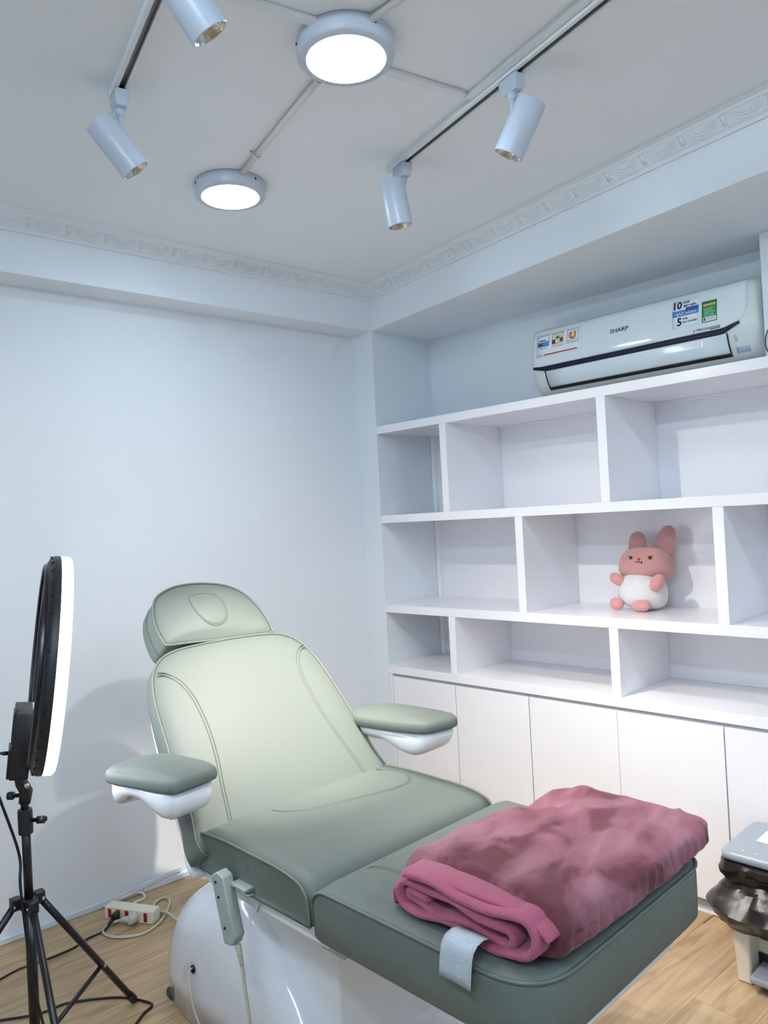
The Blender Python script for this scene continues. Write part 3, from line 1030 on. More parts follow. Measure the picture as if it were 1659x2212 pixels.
# fluorescent battens behind the camera (they show as streaks in the glossy air conditioner)
for (x0, y0), (x1, y1), lab in (((-1.0, -3.2), (-1.15, -4.3), 'fluorescent batten over the near part of the room beside the shelves'),
                                ((-2.9, -1.9), (-3.05, -3.0), 'fluorescent batten over the far side behind the camera')):
    t = thing('tube_lamp', (x0, y0, ZC), lab, 'tube lamp', 'fluorescent battens')
    d = Vector((x1 - x0, y1 - y0)).normalized(); s = Vector((-d.y, d.x)) * 0.022
    prism('housing', [(x0 + s.x, y0 + s.y), (x1 + s.x, y1 + s.y), (x1 - s.x, y1 - s.y), (x0 - s.x, y0 - s.y)], ZC - 0.03, ZC - 0.0005, 'lampwhite', t, bev=0.003)
    tube('tube', [(x0, y0, ZC - 0.047), (x1, y1, ZC - 0.047)], 0.014, 'tube_emit', t, seg=12)

# ================================================================== TREATMENT CHAIR
CX = -1.215
bed = thing('treatment_chair', (CX, -1.15, 0), 'sage green reclining treatment chair with white shell base and two armrests', 'treatment chair')
A50 = math.radians(50)
BP0 = Vector((CX, -0.87, 0.62)); BD = Vector((0, math.cos(A50), math.sin(A50))); BN = Vector((0, -math.sin(A50), math.cos(A50)))
def bfr(o, t, h): return BP0 + Vector((o, 0, 0)) + BD * t + BN * h
# --- backrest
half = [(0.0, 0.534), (0.16, 0.527), (0.225, 0.508), (0.262, 0.475), (0.284, 0.43), (0.300, 0.36), (0.311, 0.25), (0.318, 0.15), (0.322, 0.05), (0.334, -0.015), (0.330, -0.045), (0.30, -0.06), (0.0, -0.06)]
outl = [(a, b) for a, b in half] + [(-a, b) for a, b in reversed(half[1:-1])]
outl = [(p.x, p.y) for p in spline([(a, b, 0) for a, b in outl], 6, True)]
thick = lambda a, b: 0.092 - 0.075 * max(0, min(b, 0.54))
back = cushion('backrest', outl, bfr, [(0.03, -1.0), (0.006, -0.93), (0.0, -0.75), (0.0, -0.25), (0.0005, -0.10), (0.003, 0.0), (0.008, 0.004), (0.03, 0.010)],
               'leather', bed, crown=0.012, hscale=lambda a, b: thick(a, b))
tube('piping', [bfr(a, b, 0.001) for a, b in resample(inset_poly(resample(outl, 120), 0.001), 120)], 0.0034, 'piping', back, closed=True, seg=8)
seam = [(0.260, 0.459), (0.235, 0.448), (0.205, 0.415), (0.188, 0.36), (0.184, 0.30), (0.186, 0.24), (0.196, 0.165), (0.212, 0.09), (0.225, 0.02), (0.232, -0.02)]
def crown_h(a, b):
    return 0.0100 + 0.012 * max(0, 1 - (a / 0.305) ** 2) * max(0, 1 - ((b - 0.237) / 0.267) ** 2)
for sgn in (-1, 1):
    for off in (0.0, 0.009):
        pts = [(sgn * (a + (off if i_ else off * 0.35)), b - off * (0.5 if i_ else 1.3)) for i_, (a, b) in enumerate(seam)]
        tube('stitching', spline([bfr(a, b, crown_h(a, b) - 0.0004) for a, b in pts], 6), 0.0017, 'stitch', back, seg=6)
# --- headrest (outline measured in the plane of the backrest)
hd = [(-0.199, 0.556), (-0.203, 0.607), (-0.194, 0.663), (-0.166, 0.716), (-0.108, 0.747), (-0.045, 0.757), (0.018, 0.754), (0.086, 0.738), (0.140, 0.702), (0.172, 0.642), (0.183, 0.580), (0.180, 0.540), (0.166, 0.530), (0.063, 0.533), (-0.023, 0.537), (-0.124, 0.543), (-0.188, 0.546)]
hd = [(p.x, p.y) for p in spline([(a, b, 0) for a, b in hd], 6, True)]
head = cushion('headrest', hd, bfr, [(0.03, -0.115), (0.008, -0.108), (0.0, -0.092), (0.0, -0.03), (0.001, -0.008), (0.003, 0.0), (0.008, 0.004), (0.025, 0.009)], 'leather', bed, crown=0.016)
tube('piping', [bfr(a, b, 0.001) for a, b in resample(hd, 110)], 0.0036, 'piping', head, closed=True, seg=8)
tube('side_seam', [bfr(a, b, -0.055) for a, b in resample(inset_poly(resample(hd, 110), -0.0006), 110)], 0.0012, 'stitch', head, closed=True, seg=6)
pl = [(-0.067, 0.693), (-0.051, 0.700), (-0.016, 0.703), (0.016, 0.694), (0.034, 0.674), (0.037, 0.635), (0.031, 0.606), (0.015, 0.588), (-0.008, 0.580), (-0.029, 0.582), (-0.048, 0.596), (-0.065, 0.626), (-0.072, 0.660)]
pl = [(p.x, p.y) for p in spline([(a, b, 0) for a, b in pl], 5, True)]
def head_h(a, b):
    return 0.009 + 0.016 * max(0, 1 - ((a + 0.010) / 0.168) ** 2) * max(0, 1 - ((b - 0.6435) / 0.0885) ** 2)
cushion('face_hole_plug', pl, lambda a, b, h: bfr(a, b, h + head_h(a, b)), [(0.004, -0.02), (0.001, -0.006), (0.0, -0.002), (0.003, 0.001), (0.008, 0.0018)], 'leather', head, crown=0.001, n=60)
tube('plug_seam', [bfr(a, b, head_h(a, b) - 0.0004) for a, b in resample(inset_poly(resample(pl, 70), -0.001), 70)], 0.0016, 'stitch', head, closed=True, seg=6)
for o_ in (-0.045, 0.045):
    tube('headrest_bar', [bfr(o_, 0.44, -0.075), bfr(o_, 0.62, -0.085)], 0.008, 'chrome', bed, seg=12)
# --- white shell behind the backrest
sh = [(a * 0.985, b) for a, b in outl]
sh = [(a, b - 0.02 if b < 0 else b - 0.03) for a, b in sh]
def shfr(o, t, h):
    return bfr(o, t, h - thick(o, t))
cushion('backrest_shell', sh, shfr, [(0.06, -0.040), (0.02, -0.030), (0.004, -0.015), (0.0, -0.001), (0.02, 0.004)], 'gloss', bed, crown=0.0)
# --- seat: profile in y, z swept across the width, piped side panels
def sidepath(prof): return spline([(0, y, z) for y, z in prof], 6)
sprof = [(-0.864, 0.532), (-0.856, 0.568), (-0.859, 0.600), (-0.872, 0.618), (-0.905, 0.626), (-0.99, 0.630), (-1.10, 0.629), (-1.20, 0.626), (-1.262, 0.616), (-1.288, 0.596), (-1.297, 0.565), (-1.298, 0.532)]
def swept(name, prof, x0, x1, m, parent, crown=0.008, nx=14):
    sp = sidepath(prof)
    cy = sum(p.y for p in sp) / len(sp)
    rings = []
    xs = [x0 + 0.002] + [x0 + (x1 - x0) * i / nx for i in range(nx + 1)] + [x1 - 0.002]
    for k, x in enumerate(xs):
        e = 0.004 if k in (0, len(xs) - 1) else 0.0
        w = 1 - (2 * (x - x0) / (x1 - x0) - 1) ** 2
        ring = []
        for p in sp:
            up = max(0, min(1, (p.z - 0.59) / 0.03))
            ring.append((x, p.y + (cy - p.y) * e * 2, p.z - e + crown * w * up))
        rings.append(ring)
    return loft(name, rings, m, parent)
SX0, SX1 = CX - 0.317, CX + 0.317
seat = swept('seat', sprof, SX0, SX1, 'leather', bed)
for x in (SX0, SX1):
    tube('piping', [(x, p.y, p.z) for p in sidepath(sprof)], 0.0036, 'piping', seat, seg=8)
ss = [(-1.350, -0.925), (-1.332, -0.966), (-1.282, -1.008), (-1.171, -1.040), (-1.057, -1.064), (-0.987, -1.060), (-0.945, -1.028), (-0.930, -0.984), (-0.932, -0.938), (-0.95, -0.90)]
def seat_h(x, y):
    w = 1 - (2 * (x - SX0) / (SX1 - SX0) - 1) ** 2
    zz = 0.6272 + 0.0032 * max(0, 1 - ((y + 1.03) / 0.15) ** 2)
    return zz + 0.008 * w
for off in (0.0, 0.008):
    tube('stitching', spline([(x, y - off, seat_h(x, y - off) - 0.0008) for x, y in ss], 6), 0.0013, 'stitch', seat, seg=6)
box('seat_frame', (CX - 0.295, -0.845, 0.487), (CX + 0.295, -1.33, 0.531), 'matteplastic', bed, bev=0.006)
# --- leg rest
FY0, FY1 = -1.303, -1.868
fo = roundpoly([(SX0 + 0.002, FY0), (SX0 + 0.002, FY1), (SX1 - 0.002, FY1), (SX1 - 0.002, FY0)], [0.012, 0.11, 0.085, 0.012], 10)
def ffr(a, b, h):
    # the rear edge rolls down towards the seat
    k = min(1.0, max(0.0, 1 - (FY0 - b) / 0.050))
    drop = 0.040 * (1 - math.sqrt(max(0.0, 1 - k * k)))
    return Vector((a, b, 0.620 + h - drop * min(1.0, max(0.0, (h + 0.075) / 0.06))))
leg = cushion('leg_rest', fo, ffr, [(0.03, -0.118), (0.008, -0.114), (0.001, -0.104), (0.0, -0.06), (0.0, -0.02), (0.002, -0.004), (0.006, 0.001), (0.012, 0.003), (0.03, 0.007)], 'leather', bed, crown=0.008, n=240, scales=(0.97, 0.93, 0.88, 0.82, 0.72, 0.58, 0.4, 0.2))
tube('piping', [ffr(a, b, -0.002) for a, b in resample(fo, 200)], 0.0036, 'piping', leg, closed=True, seg=8)
for off in (0.0, 0.008):
    tube('stitching', spline([(x + off, y, 0.6272 + 0.008 * (1 - ((x + off - CX) / 0.285) ** 2) * (1 - ((y - (FY0 + FY1) / 2) / 0.2525) ** 2)) for x, y in ((-1.410, -1.348), (-1.398, -1.362), (-1.389, -1.39), (-1.385, -1.45), (-1.385, -1.50))], 6), 0.0012, 'stitch', leg, seg=6)
bevel(prism('leg_rest_plate', roundpoly([(SX0 + 0.05, FY0 - 0.02), (SX0 + 0.05, FY1 + 0.03), (SX1 - 0.05, FY1 + 0.03), (SX1 - 0.05, FY0 - 0.02)], [0.02, 0.1, 0.1, 0.02], 8), 0.468, 0.5015, 'matteplastic', bed), 0.004)
bevel(box('hinge_block', (CX - 0.28, -1.285, 0.470), (CX + 0.28, -1.36, 0.500), 'kick', bed), 0.004)
# --- armrests: pad on a scooped white shell
def armrest(outline, z, dip, brk):
    ol = [(p.x, p.y) for p in spline([(a, b, 0) for a, b in outline], 6, True)]
    ol = resample(ol, 80)
    a = cushion('armrest', ol, lambda x, y, h: Vector((x, y, z + h)), [(0.010, -0.026), (0.002, -0.024), (0.0, -0.018), (0.0, -0.008), (0.003, 0.001), (0.008, 0.006), (0.02, 0.011)], 'leather', bed, crown=0.010, n=80)
    def shrink(pl, d):
        x_ = [p[0] for p in pl]; y_ = [p[1] for p in pl]
        mx_, my_ = (max(x_) + min(x_)) / 2, (max(y_) + min(y_)) / 2
        return [(mx_ + (p[0] - mx_) * (1 - 2 * d / (max(x_) - min(x_))), my_ + (p[1] - my_) * (1 - 2 * d / (max(y_) - min(y_)))) for p in pl]
    ins = shrink(ol, 0.012)
    ys = [p[1] for p in ins]; y0, y1 = max(ys), min(ys)
    def dz(y):
        k = (y - y0) / (y1 - y0)
        return -0.030 - dip[0] * math.exp(-((k - dip[1]) / 0.20) ** 2) - dip[2] * math.exp(-((k - dip[3]) / 0.24) ** 2)
    rings = [[(x, y, z - 0.024) for x, y in ins]]
    for q, kk in ((0.0, 0.5), (0.004, 0.75), (0.012, 0.92), (0.026, 1.0)):
        rings.append([(x, y, z - 0.024 + (dz(y) + 0.004) * kk) for x, y in shrink(ins, q)])
    loft('armrest_shell', rings, 'gloss', a)
    box('armrest_bracket', brk[0], brk[1], 'matteplastic', a, bev=0.006)
    return a
armrest([(-1.704, -0.752), (-1.692, -0.715), (-1.640, -0.695), (-1.585, -0.700), (-1.540, -0.748), (-1.507, -0.845), (-1.506, -0.918), (-1.530, -0.942), (-1.628, -0.958), (-1.652, -0.935), (-1.680, -0.845)], 0.789, (0.040, 0.10, 0.045, 0.86), ((-1.60, -0.73, 0.735), (-1.50, -0.69, 0.76)))
armrest([(-0.870, -0.700), (-0.800, -0.712), (-0.745, -0.775), (-0.716, -0.865), (-0.706, -0.985), (-0.722, -1.032), (-0.760, -1.048), (-0.845, -1.030), (-0.878, -0.985), (-0.908, -0.860), (-0.915, -0.760)], 0.757, (0.028, 0.05, 0.048, 0.78), ((-0.93, -0.73, 0.705), (-0.84, -0.70, 0.728)))
# --- base shell: rises at the rear and slopes forward; column inside it
def base_ring(y, hw, h, n=56, pw=4.2):
    out = []
    for i in range(n + 1):
        t = PI * i / n
        c, s = math.cos(t), math.sin(t)
        out.append((CX + 0.005 + hw * math.copysign(abs(c) ** (2 / pw), c), y, 0.004 + h * abs(s) ** (2 / pw)))
    return out
bst = [(-0.395, 0.10, 0.03), (-0.400, 0.15, 0.09), (-0.42, 0.185, 0.16), (-0.46, 0.212, 0.235), (-0.52, 0.228, 0.305), (-0.60, 0.237, 0.358), (-0.68, 0.240, 0.390), (-0.76, 0.241, 0.408), (-0.82, 0.241, 0.405),
       (-0.87, 0.241, 0.385), (-0.92, 0.241, 0.350), (-0.98, 0.241, 0.305), (-1.06, 0.241, 0.240), (-1.11, 0.241, 0.190), (-1.15, 0.241, 0.135), (-1.18, 0.240, 0.090), (-1.21, 0.238, 0.062), (-1.26, 0.230, 0.050), (-1.30, 0.20, 0.040), (-1.31, 0.16, 0.02)]
rings = [base_ring(*b) for b in bst]
loft('base_shell', rings, 'gloss', bed)
bevel(prism('lift_column', [(CX - 0.150, -0.80), (CX + 0.235, -0.80), (CX + 0.235, -1.180), (CX - 0.150, -1.180)], 0.052, 0.486, 'matteplastic', bed), 0.006)
lathe('cable_hole', [(0.011, -0.003), (0.011, 0.0012), (0.008, 0.0016), (0.007, -0.003)], (-1.4515, -0.655, 0.165), (-1, 0.1, 0.12), 'black', bed, seg=20)
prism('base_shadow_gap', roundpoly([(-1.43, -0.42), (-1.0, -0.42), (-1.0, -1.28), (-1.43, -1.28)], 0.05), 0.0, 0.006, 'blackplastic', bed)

# --- hand control hanging on the side, with its cord
hc = thing('hand_control', (-1.562, -1.03, 0.43), 'grey-green wired hand control hooked on the chair side under the seat', 'hand control')
hx = Vector((0.0, -0.86, -0.10)); hx = Vector((0.18, -0.98, 0)).normalized()
hzv = Vector((0.0, 0.30, 0.95)).normalized()
hy_ = hzv.cross(hx).normalized()
H0 = Vector((-1.562, -1.030, 0.505))
def hfr(a, b, h): return H0 + hx * a + hzv * b + hy_ * h
bevel(prism('handset', [(-0.018, -0.082), (0.008, -0.082), (0.024, -0.060), (0.024, 0.070), (0.006, 0.080), (-0.018, 0.066)], -0.016, 0.016, 'greyplastic', hc, frame=hfr), 0.003)
front = -1 if hy_.x > 0 else 1
for b in (0.055, 0.022, -0.045):
    lathe('screw_hole', [(0.0035, 0.0), (0.0035, 0.0012), (0.002, 0.0016)], hfr(-0.004, b, front * 0.0158), hy_ * front, 'blackplastic', hc, seg=12)
bevel(box('hook_plate', (-1.555, -1.035, 0.548), (-1.505, -1.095, 0.556), 'greyplastic', hc), 0.002)
tube('hook', spline([(-1.548, -1.05, 0.548), (-1.540, -1.075, 0.535), (-1.525, -1.09, 0.536), (-1.515, -1.095, 0.545), (-1.512, -1.09, 0.51), (-1.512, -1.08, 0.487)], 6), 0.003, 'chrome', hc, seg=8)
pB = hfr(0.010, -0.082, 0)
tube('strain_relief', [pB, pB - hzv * 0.02, pB - hzv * 0.045], [0.0075, 0.006, 0.0045], 'cordgrey', hc, seg=12)
for k in range(6):
    c = pB - hzv * (0.006 + 0.006 * k)
    lathe('relief_rib', [(0.0062, -0.0012), (0.0078 - 0.0004 * k, -0.0008), (0.0078 - 0.0004 * k, 0.0008), (0.0062, 0.0012)], c, hzv, 'cordgrey', hc, seg=12)
pe = pB - hzv * 0.045
tube('cord', spline([pe, pe + Vector((0.002, -0.004, -0.05)), (-1.556, -1.092, 0.25), (-1.555, -1.085, 0.12), (-1.55, -1.05, 0.02), (-1.53, -0.98, 0.0065), (-1.50, -0.90, 0.0065), (-1.475, -0.86, 0.0065)], 8), 0.0042, 'cordgrey', hc, seg=8)

# ================================================================== BLANKET
bl = thing('folded_blanket', (-1.18, -1.69, 0.63), 'folded pink plush blanket lying on the foot of the chair', 'blanket')
def bnoise(x, y, z, s=1.0):
    return mnoise.noise(Vector((x * s, y * s, z * s)))
def bl_top(u, v):
    """u 0..1 along the roll from the near end, v 0..1 around the outside from the front underside to the back underside"""
    x = -1.478 + u * 0.612
    # centre line and half sizes along the roll
    yc = -1.694 - 0.012 * u + 0.010 * math.sin(u * 6.0)
    hy = 0.183 + 0.012 * math.sin(u * 3.0 + 0.6)
    hz = 0.048 + 0.006 * math.sin(u * 5.0 + 0.4)
    end = max(0.0, (u - 0.90) / 0.10)
    hz *= math.sqrt(max(0.02, 1 - end * end * 0.97))
    hy *= 1 - 0.10 * end * end
    end0 = max(0.0, (0.04 - u) / 0.04)
    hz *= 1 - 0.25 * end0 * end0
    a = -PI / 2 - PI * 0.08 + v * (PI * 2 * 0.62)     # starts under the front edge, goes up and over to the back
    c, s = math.cos(a), math.sin(a)
    n = 3.2
    y = yc - hy * math.copysign(abs(c) ** (2 / n), c)
    z = 0.6305 + hz + hz * math.copysign(abs(s) ** (2 / n), s)
    return x, y, z
NU, NV = 120, 110
V, F = [], []
for i in range(NU + 1):
    u = i / NU
    for j in range(NV + 1):
        v = j / NV
        # closed cross-section, full turn
        x = -1.452 + u * 0.586 + (0.012 * bnoise(v * 5, 0.7, 3.0) + 0.014 * math.sin(2 * PI * v - 0.6)) * max(0.0, 1 - u * 5)
        yc = -1.690 - 0.008 * u
        hy = 0.184 + 0.010 * math.sin(u * 3.2 + 0.5)
        hz = 0.0480 + 0.004 * math.sin(u * 5.0 + 0.4) + 0.0035 * max(0.0, 1 - u * 4)
        e1 = max(0.0, (u - 0.88) / 0.12)
        sh_ = math.sqrt(max(0.0, 1 - e1 ** 2))
        e0 = max(0.0, (0.022 - u) / 0.022)
        sh0 = 1 - 0.10 * e0 ** 2
        a = 2 * PI * v
        c, s = math.cos(a), math.sin(a)
        n = 3.4
        yy = math.copysign(abs(c) ** (2 / n), c); zz = math.copysign(abs(s) ** (2 / n), s)
        hyk = hy * (0.80 + 0.20 * sh_) * (0.94 + 0.06 * sh0)
        hzk = hz * max(0.05, sh_) * max(0.3, sh0)
        # slumped shape: lower towards the back edge, plump along the front
        top = max(0.0, zz)
        dz = 0.0
        if top > 0.2:
            fold = math.sin((yy * 2.2 + u * 3.4 + 0.8 * bnoise(u * 3, yy * 2, 1.0)) * 3.3)
            dz += 0.0060 * (1 - 2 * abs(fold)) * top * (0.35 + 0.65 * abs(bnoise(u * 2.5, yy * 1.5, 12.0)) * 2)
            dz -= 0.016 * math.exp(-((u - 0.66) / 0.07) ** 2) * math.exp(-((yy + 0.75) / 0.45) ** 2)
            dz -= 0.009 * math.exp(-((u - 0.30 - 0.35 * (yy + 0.4)) / 0.030) ** 2) * math.exp(-((yy - 0.05) / 0.35) ** 2)
            dz += 0.010 * bnoise(u * 4.2, yy * 2.0, 5.0) * top + 0.005 * bnoise(u * 10, yy * 5, 9.0) * top
            dz += 0.010 * math.exp(-((u - 0.90) / 0.10) ** 2) * math.exp(-((yy - 0.05) / 0.5) ** 2) * -1.4 * sh_
        y = yc - hyk * yy
        if yy > 0.6 and abs(zz) < 0.98:
            y -= 0.0042 * math.sin(u * 110 + 2.0 * bnoise(u * 20, zz, 3.0)) * (1 - abs(zz)) * (0.4 + 0.6 * bnoise(u * 9, 0.5, 0.2) ** 2 * 3)
            y -= 0.006 * bnoise(u * 8, zz * 1.5, 7.0) * (1 - abs(zz))
        z = 0.6295 + hz + hzk * zz + dz * sh_
        V.append((x, y, max(z, 0.6292)))
S = NV + 1
for i in range(NU):
    for j in range(NV):
        F.append((i * S + j, i * S + j + 1, (i + 1) * S + j + 1, (i + 1) * S + j))
F.append(tuple(j for j in range(NV)))
F.append(tuple(NU * S + j for j in reversed(range(NV))))
top_layer = mesh('outer_layer', V, F, 'blanket', bl, smooth=True)
# the open near end: a flattened spiral of the paler underside
def stadium(t, R, yA, yB, zc, sag):
    """t in turns around a flat oval from yA to yB with radius R"""
    L = abs(yB - yA); per = 2 * L + 2 * PI * R
    s = (t % 1.0) * per
    if s < L: return (yA + (yB - yA) * s / L, zc + R)
    s -= L
    if s < PI * R:
        a = PI / 2 - s / R; return (yB - R * math.cos(a), zc + R * math.sin(a))
    s -= PI * R
    if s < L: return (yB + (yA - yB) * s / L, zc - R)
    s -= L
    a = -PI / 2 - s / R
    return (yA - R * math.cos(a), zc + R * math.sin(a))
path = []
turns = 2.1
for i in range(240):
    t = i / 239 * turns
    R = 0.0365 - 0.0150 * t
    y, z = stadium(t, R, -1.548 - 0.004 * t, -1.822 + 0.030 * t, 0.6725 - 0.004 * t, 0)
    z += 0.004 * math.sin(y * 34 + t * 1.7) + 0.003 * bnoise(y * 14, t * 2, 1)
    path.append((y, max(z, 0.634)))
def sheet(name, path, x0f, x1, th, m, parent):
    """ribbon with thickness following a path in y, z and running along x"""
    n = len(path)
    V, F = [], []
    nr = []
    for i in range(n):
        a = path[max(0, i - 1)]; b = path[min(n - 1, i + 1)]
        d = Vector((b[0] - a[0], b[1] - a[1]))
        d = d.normalized() if d.length > 1e-9 else Vector((1, 0))
        nr.append((-d.y, d.x))
    prof = [(0.0, 0.0), (-0.004, 0.10), (-0.0068, 0.28), (-0.0078, 0.5), (-0.0068, 0.72), (-0.004, 0.90), (0.0, 1.0)]
    cols = []
    for i in range(n):
        x0 = x0f(i / (n - 1))
        y, z = path[i]; nx_, nz_ = nr[i]
        ring = []
        for dx, k in prof:
            ring.append((x0 + dx, y + nx_ * th * (k - 0.5), z + nz_ * th * (k - 0.5)))
        ring.append((x1, y + nx_ * th * 0.5, z + nz_ * th * 0.5))
        ring.append((x1, y - nx_ * th * 0.5, z - nz_ * th * 0.5))
        cols.append(ring)
    return loft(name, cols, m, parent)
sheet('rolled_layer', path, lambda k: -1.498 + 0.012 * bnoise(k * 9, 0.3, 4) + 0.016 * k, -1.39, 0.0150, 'blanket_in', bl)
# hem of the outer layer over the roll
hem = []
for i in range(80):
    t = i / 79
    a = PI * (0.02 + 1.05 * t)
    c, s = math.cos(a), math.sin(a)
    n = 3.0
    y = -1.690 - 0.187 * math.copysign(abs(c) ** (2 / n), c)
    z = 0.672 + 0.050 * math.copysign(abs(s) ** (2 / n), s) - 0.006 * t
    hem.append((y, max(0.637, z + 0.009 * max(0.0, s) + 0.003 * bnoise(t * 7, 0, 2))))
sheet('inner_fold', [(y + (0.013 if y < -1.69 else -0.011), max(0.638, z - 0.0165)) for y, z in hem[6:]], lambda k: -1.478 + 0.010 * bnoise(k * 6, 5.0, 1), -1.39, 0.012, 'blanket_in', bl)
# care tag hanging from the roll over the edge of the leg rest
tv, tuv, tf = [], [], []
tp = [(-1.500, 0.656), (-1.518, 0.660), (-1.534, 0.657), (-1.544, 0.648), (-1.548, 0.635), (-1.550, 0.620), (-1.551, 0.606), (-1.552, 0.592)]
for k, (x, z) in enumerate(tp):
    for j in range(7):
        w = j / 6
        tv.append((x + 0.002 * math.sin(w * 3.1) - 0.001 * k * w * 0.3, -1.684 - 0.070 * w + 0.0008 * k, z + 0.003 * w * (1 if k < 5 else 0.2)))
        tuv.append((w, 1 - k / (len(tp) - 1)))
for k in range(len(tp) - 1):
    for j in range(6):
        a = k * 7 + j
        tf.append((a, a + 1, a + 8, a + 7))
tg = mesh('care_tag', tv, tf, 'tagcloth', bl, smooth=True, uv=tuv)
md = tg.modifiers.new('solid', 'SOLIDIFY'); md.thickness = 0.0008
tg['label'] = 'white cloth care tag with faint print'

# ================================================================== PLUSH RABBIT
pt = thing('plush_toy', (0.29, -1.155, 0.977), 'pink and white plush rabbit sitting in the middle shelf compartment', 'plush toy')
lean = Matrix.Rotation(math.radians(10), 3, 'Y') @ Matrix.Rotation(math.radians(6), 3, 'X')
ellipsoid('body', (0.268, -1.160, 1.049), (0.078, 0.090, 0.073), 'whitefur', pt, power=2.5, rot=lean, taper=0.10)
hd_c = Vector((0.292, -1.168, 1.152))
hrot = Matrix.Rotation(math.radians(12), 3, 'Y') @ Matrix.Rotation(math.radians(-2), 3, 'X')
head_o = ellipsoid('head', hd_c, (0.072, 0.104, 0.066), 'pinkfur', pt, power=2.7, rot=hrot, taper=0.10, nu=40, nv=24)
def ear(y0, z0, y1, z1, w):
    p0 = Vector((0.305, y0, z0)); p1 = Vector((0.325, y1, z1))
    d = (p1 - p0); L = d.length; d.normalize()
    s = Vector((1, 0, 0)).cross(d).normalized(); f = d.cross(s)
    rings = []
    for i in range(13):
        k = i / 12
        r = w * (1.0 - 0.30 * k) * math.sqrt(max(0.0, 1 - max(0, (k - 0.62) / 0.38) ** 2)) + 0.0005
        c = p0 + d * L * k
        rings.append([c + s * r * math.cos(t) + f * r * 0.45 * math.sin(t) for t in [2 * PI * j / 20 for j in range(20)]])
    return loft('ear', rings, 'pinkfur', pt)
ear(-1.128, 1.195, -1.118, 1.277, 0.042)
ear(-1.228, 1.195, -1.256, 1.297, 0.042)
def limb(nm, c, r, rx, ry, m='pinkfur2'):
    return ellipsoid(nm, c, r, m, pt, power=2.2, rot=Matrix.Rotation(rx, 3, 'X') @ Matrix.Rotation(ry, 3, 'Y'), nu=20, nv=12)
limb('arm', (0.222, -1.080, 1.095), (0.024, 0.034, 0.022), 0.5, 0)
limb('arm', (0.212, -1.246, 1.086), (0.024, 0.024, 0.036), 0.6, 0)
limb('foot', (0.196, -1.085, 1.003), (0.020, 0.028, 0.024), 0.0, 0.1)
limb('foot', (0.192, -1.188, 1.000), (0.020, 0.036, 0.023), -0.1, 0.1)
def on_head(y, z):
    """point of the face surface looking from the front"""
    lo, hi = 0.15, 0.30
    inv = hrot.inverted()
    for _ in range(30):
        mid = (lo + hi) / 2
        q = inv @ (Vector((mid, y, z)) - hd_c)
        kz = max(-1, min(1, q.z / 0.066)); k = 1 - 0.10 * kz
        val = (abs(q.x / (0.072 * k)) ** 2.7 + abs(q.y / (0.104 * k)) ** 2.7) + abs(q.z / 0.066) ** 2.7
        if val > 1: lo = mid
        else: hi = mid
    return Vector((hi, y, z))
for ye in (-1.138, -1.214):
    c = on_head(ye, 1.178)
    ellipsoid('eye', c, (0.003, 0.0075, 0.0078), 'thread_brown', head_o, nu=14, nv=8)
    for k in ((1,) if ye > -1.17 else (-1,)):
        tube('eyelash', [c + Vector((-0.002, k * 0.005, 0.005)), c + Vector((-0.001, k * 0.011, 0.009))], 0.0009, 'thread_brown', head_o, seg=6)
ellipsoid('nose', on_head(-1.1720, 1.1740), (0.004, 0.0065, 0.0048), 'thread_red', head_o, nu=14, nv=8)
mo = [on_head(-1.1590, 1.1660), on_head(-1.1630, 1.1620), on_head(-1.1690, 1.1630), on_head(-1.1725, 1.1670), on_head(-1.1760, 1.1630), on_head(-1.1820, 1.1610), on_head(-1.1870, 1.1660)]
tube('mouth', spline([p + Vector((-0.0008, 0, 0)) for p in mo], 4), 0.0013, 'thread_brown', head_o, seg=6)
tube('tooth_stitch', [on_head(-1.1865, 1.1650) - Vector((0.0008, 0, 0)), on_head(-1.1855, 1.1560) - Vector((0.0008, 0, 0))], 0.0012, 'thread_brown', head_o, seg=6)

# ================================================================== RING LIGHT ON ITS STAND
RH = Vector((0.7143, -0.6999, 0)).normalized()
FH = Vector((0.6999, 0.7143, 0)).normalized()
a_l = math.radians(8.3)
r_up = Vector((0, 0, 1)) * math.cos(a_l) + RH * math.sin(a_l)
n0 = RH * math.cos(a_l) - Vector((0, 0, 1)) * math.sin(a_l)
a_t = math.radians(25.6)
r_n = (n0 * math.cos(a_t) + FH * math.sin(a_t)).normalized()
r_s = r_up.cross(r_n).normalized()
RC = Vector((-1.788, -0.613, 1.060))
rl = thing('ring_light', tuple(RC), 'large lit ring lamp seen nearly edge on, on the black stand', 'ring light')
RO, RI_ = 0.268, 0.186
def rfr(a, b, h): return RC + r_s * a + r_up * b + r_n * h
def ring_lathe(name, prof, m, parent, seg=96):
    return lathe(name, prof, RC, r_n, m, parent, seg=seg, closed=True)
hous = ring_lathe('housing', [(RI_, 0.010), (RI_, -0.004), (RI_ + 0.010, -0.018), (RO - 0.022, -0.020), (RO - 0.006, -0.012), (RO, -0.002), (RO, 0.010)], 'blackplastic', rl)
ring_lathe('diffuser', [(RI_ + 0.001, 0.0105), (RO - 0.0005, 0.0105), (RO - 0.001, 0.030), (RO - 0.006, 0.036), (RI_ + 0.006, 0.036), (RI_ + 0.001, 0.030)], 'ring_emit', rl)
ring_lathe('raised_rim', [(RO - 0.030, -0.019), (RO - 0.030, -0.025), (RO - 0.026, -0.027), (RO - 0.022, -0.025), (RO - 0.021, -0.019)], 'black', rl)
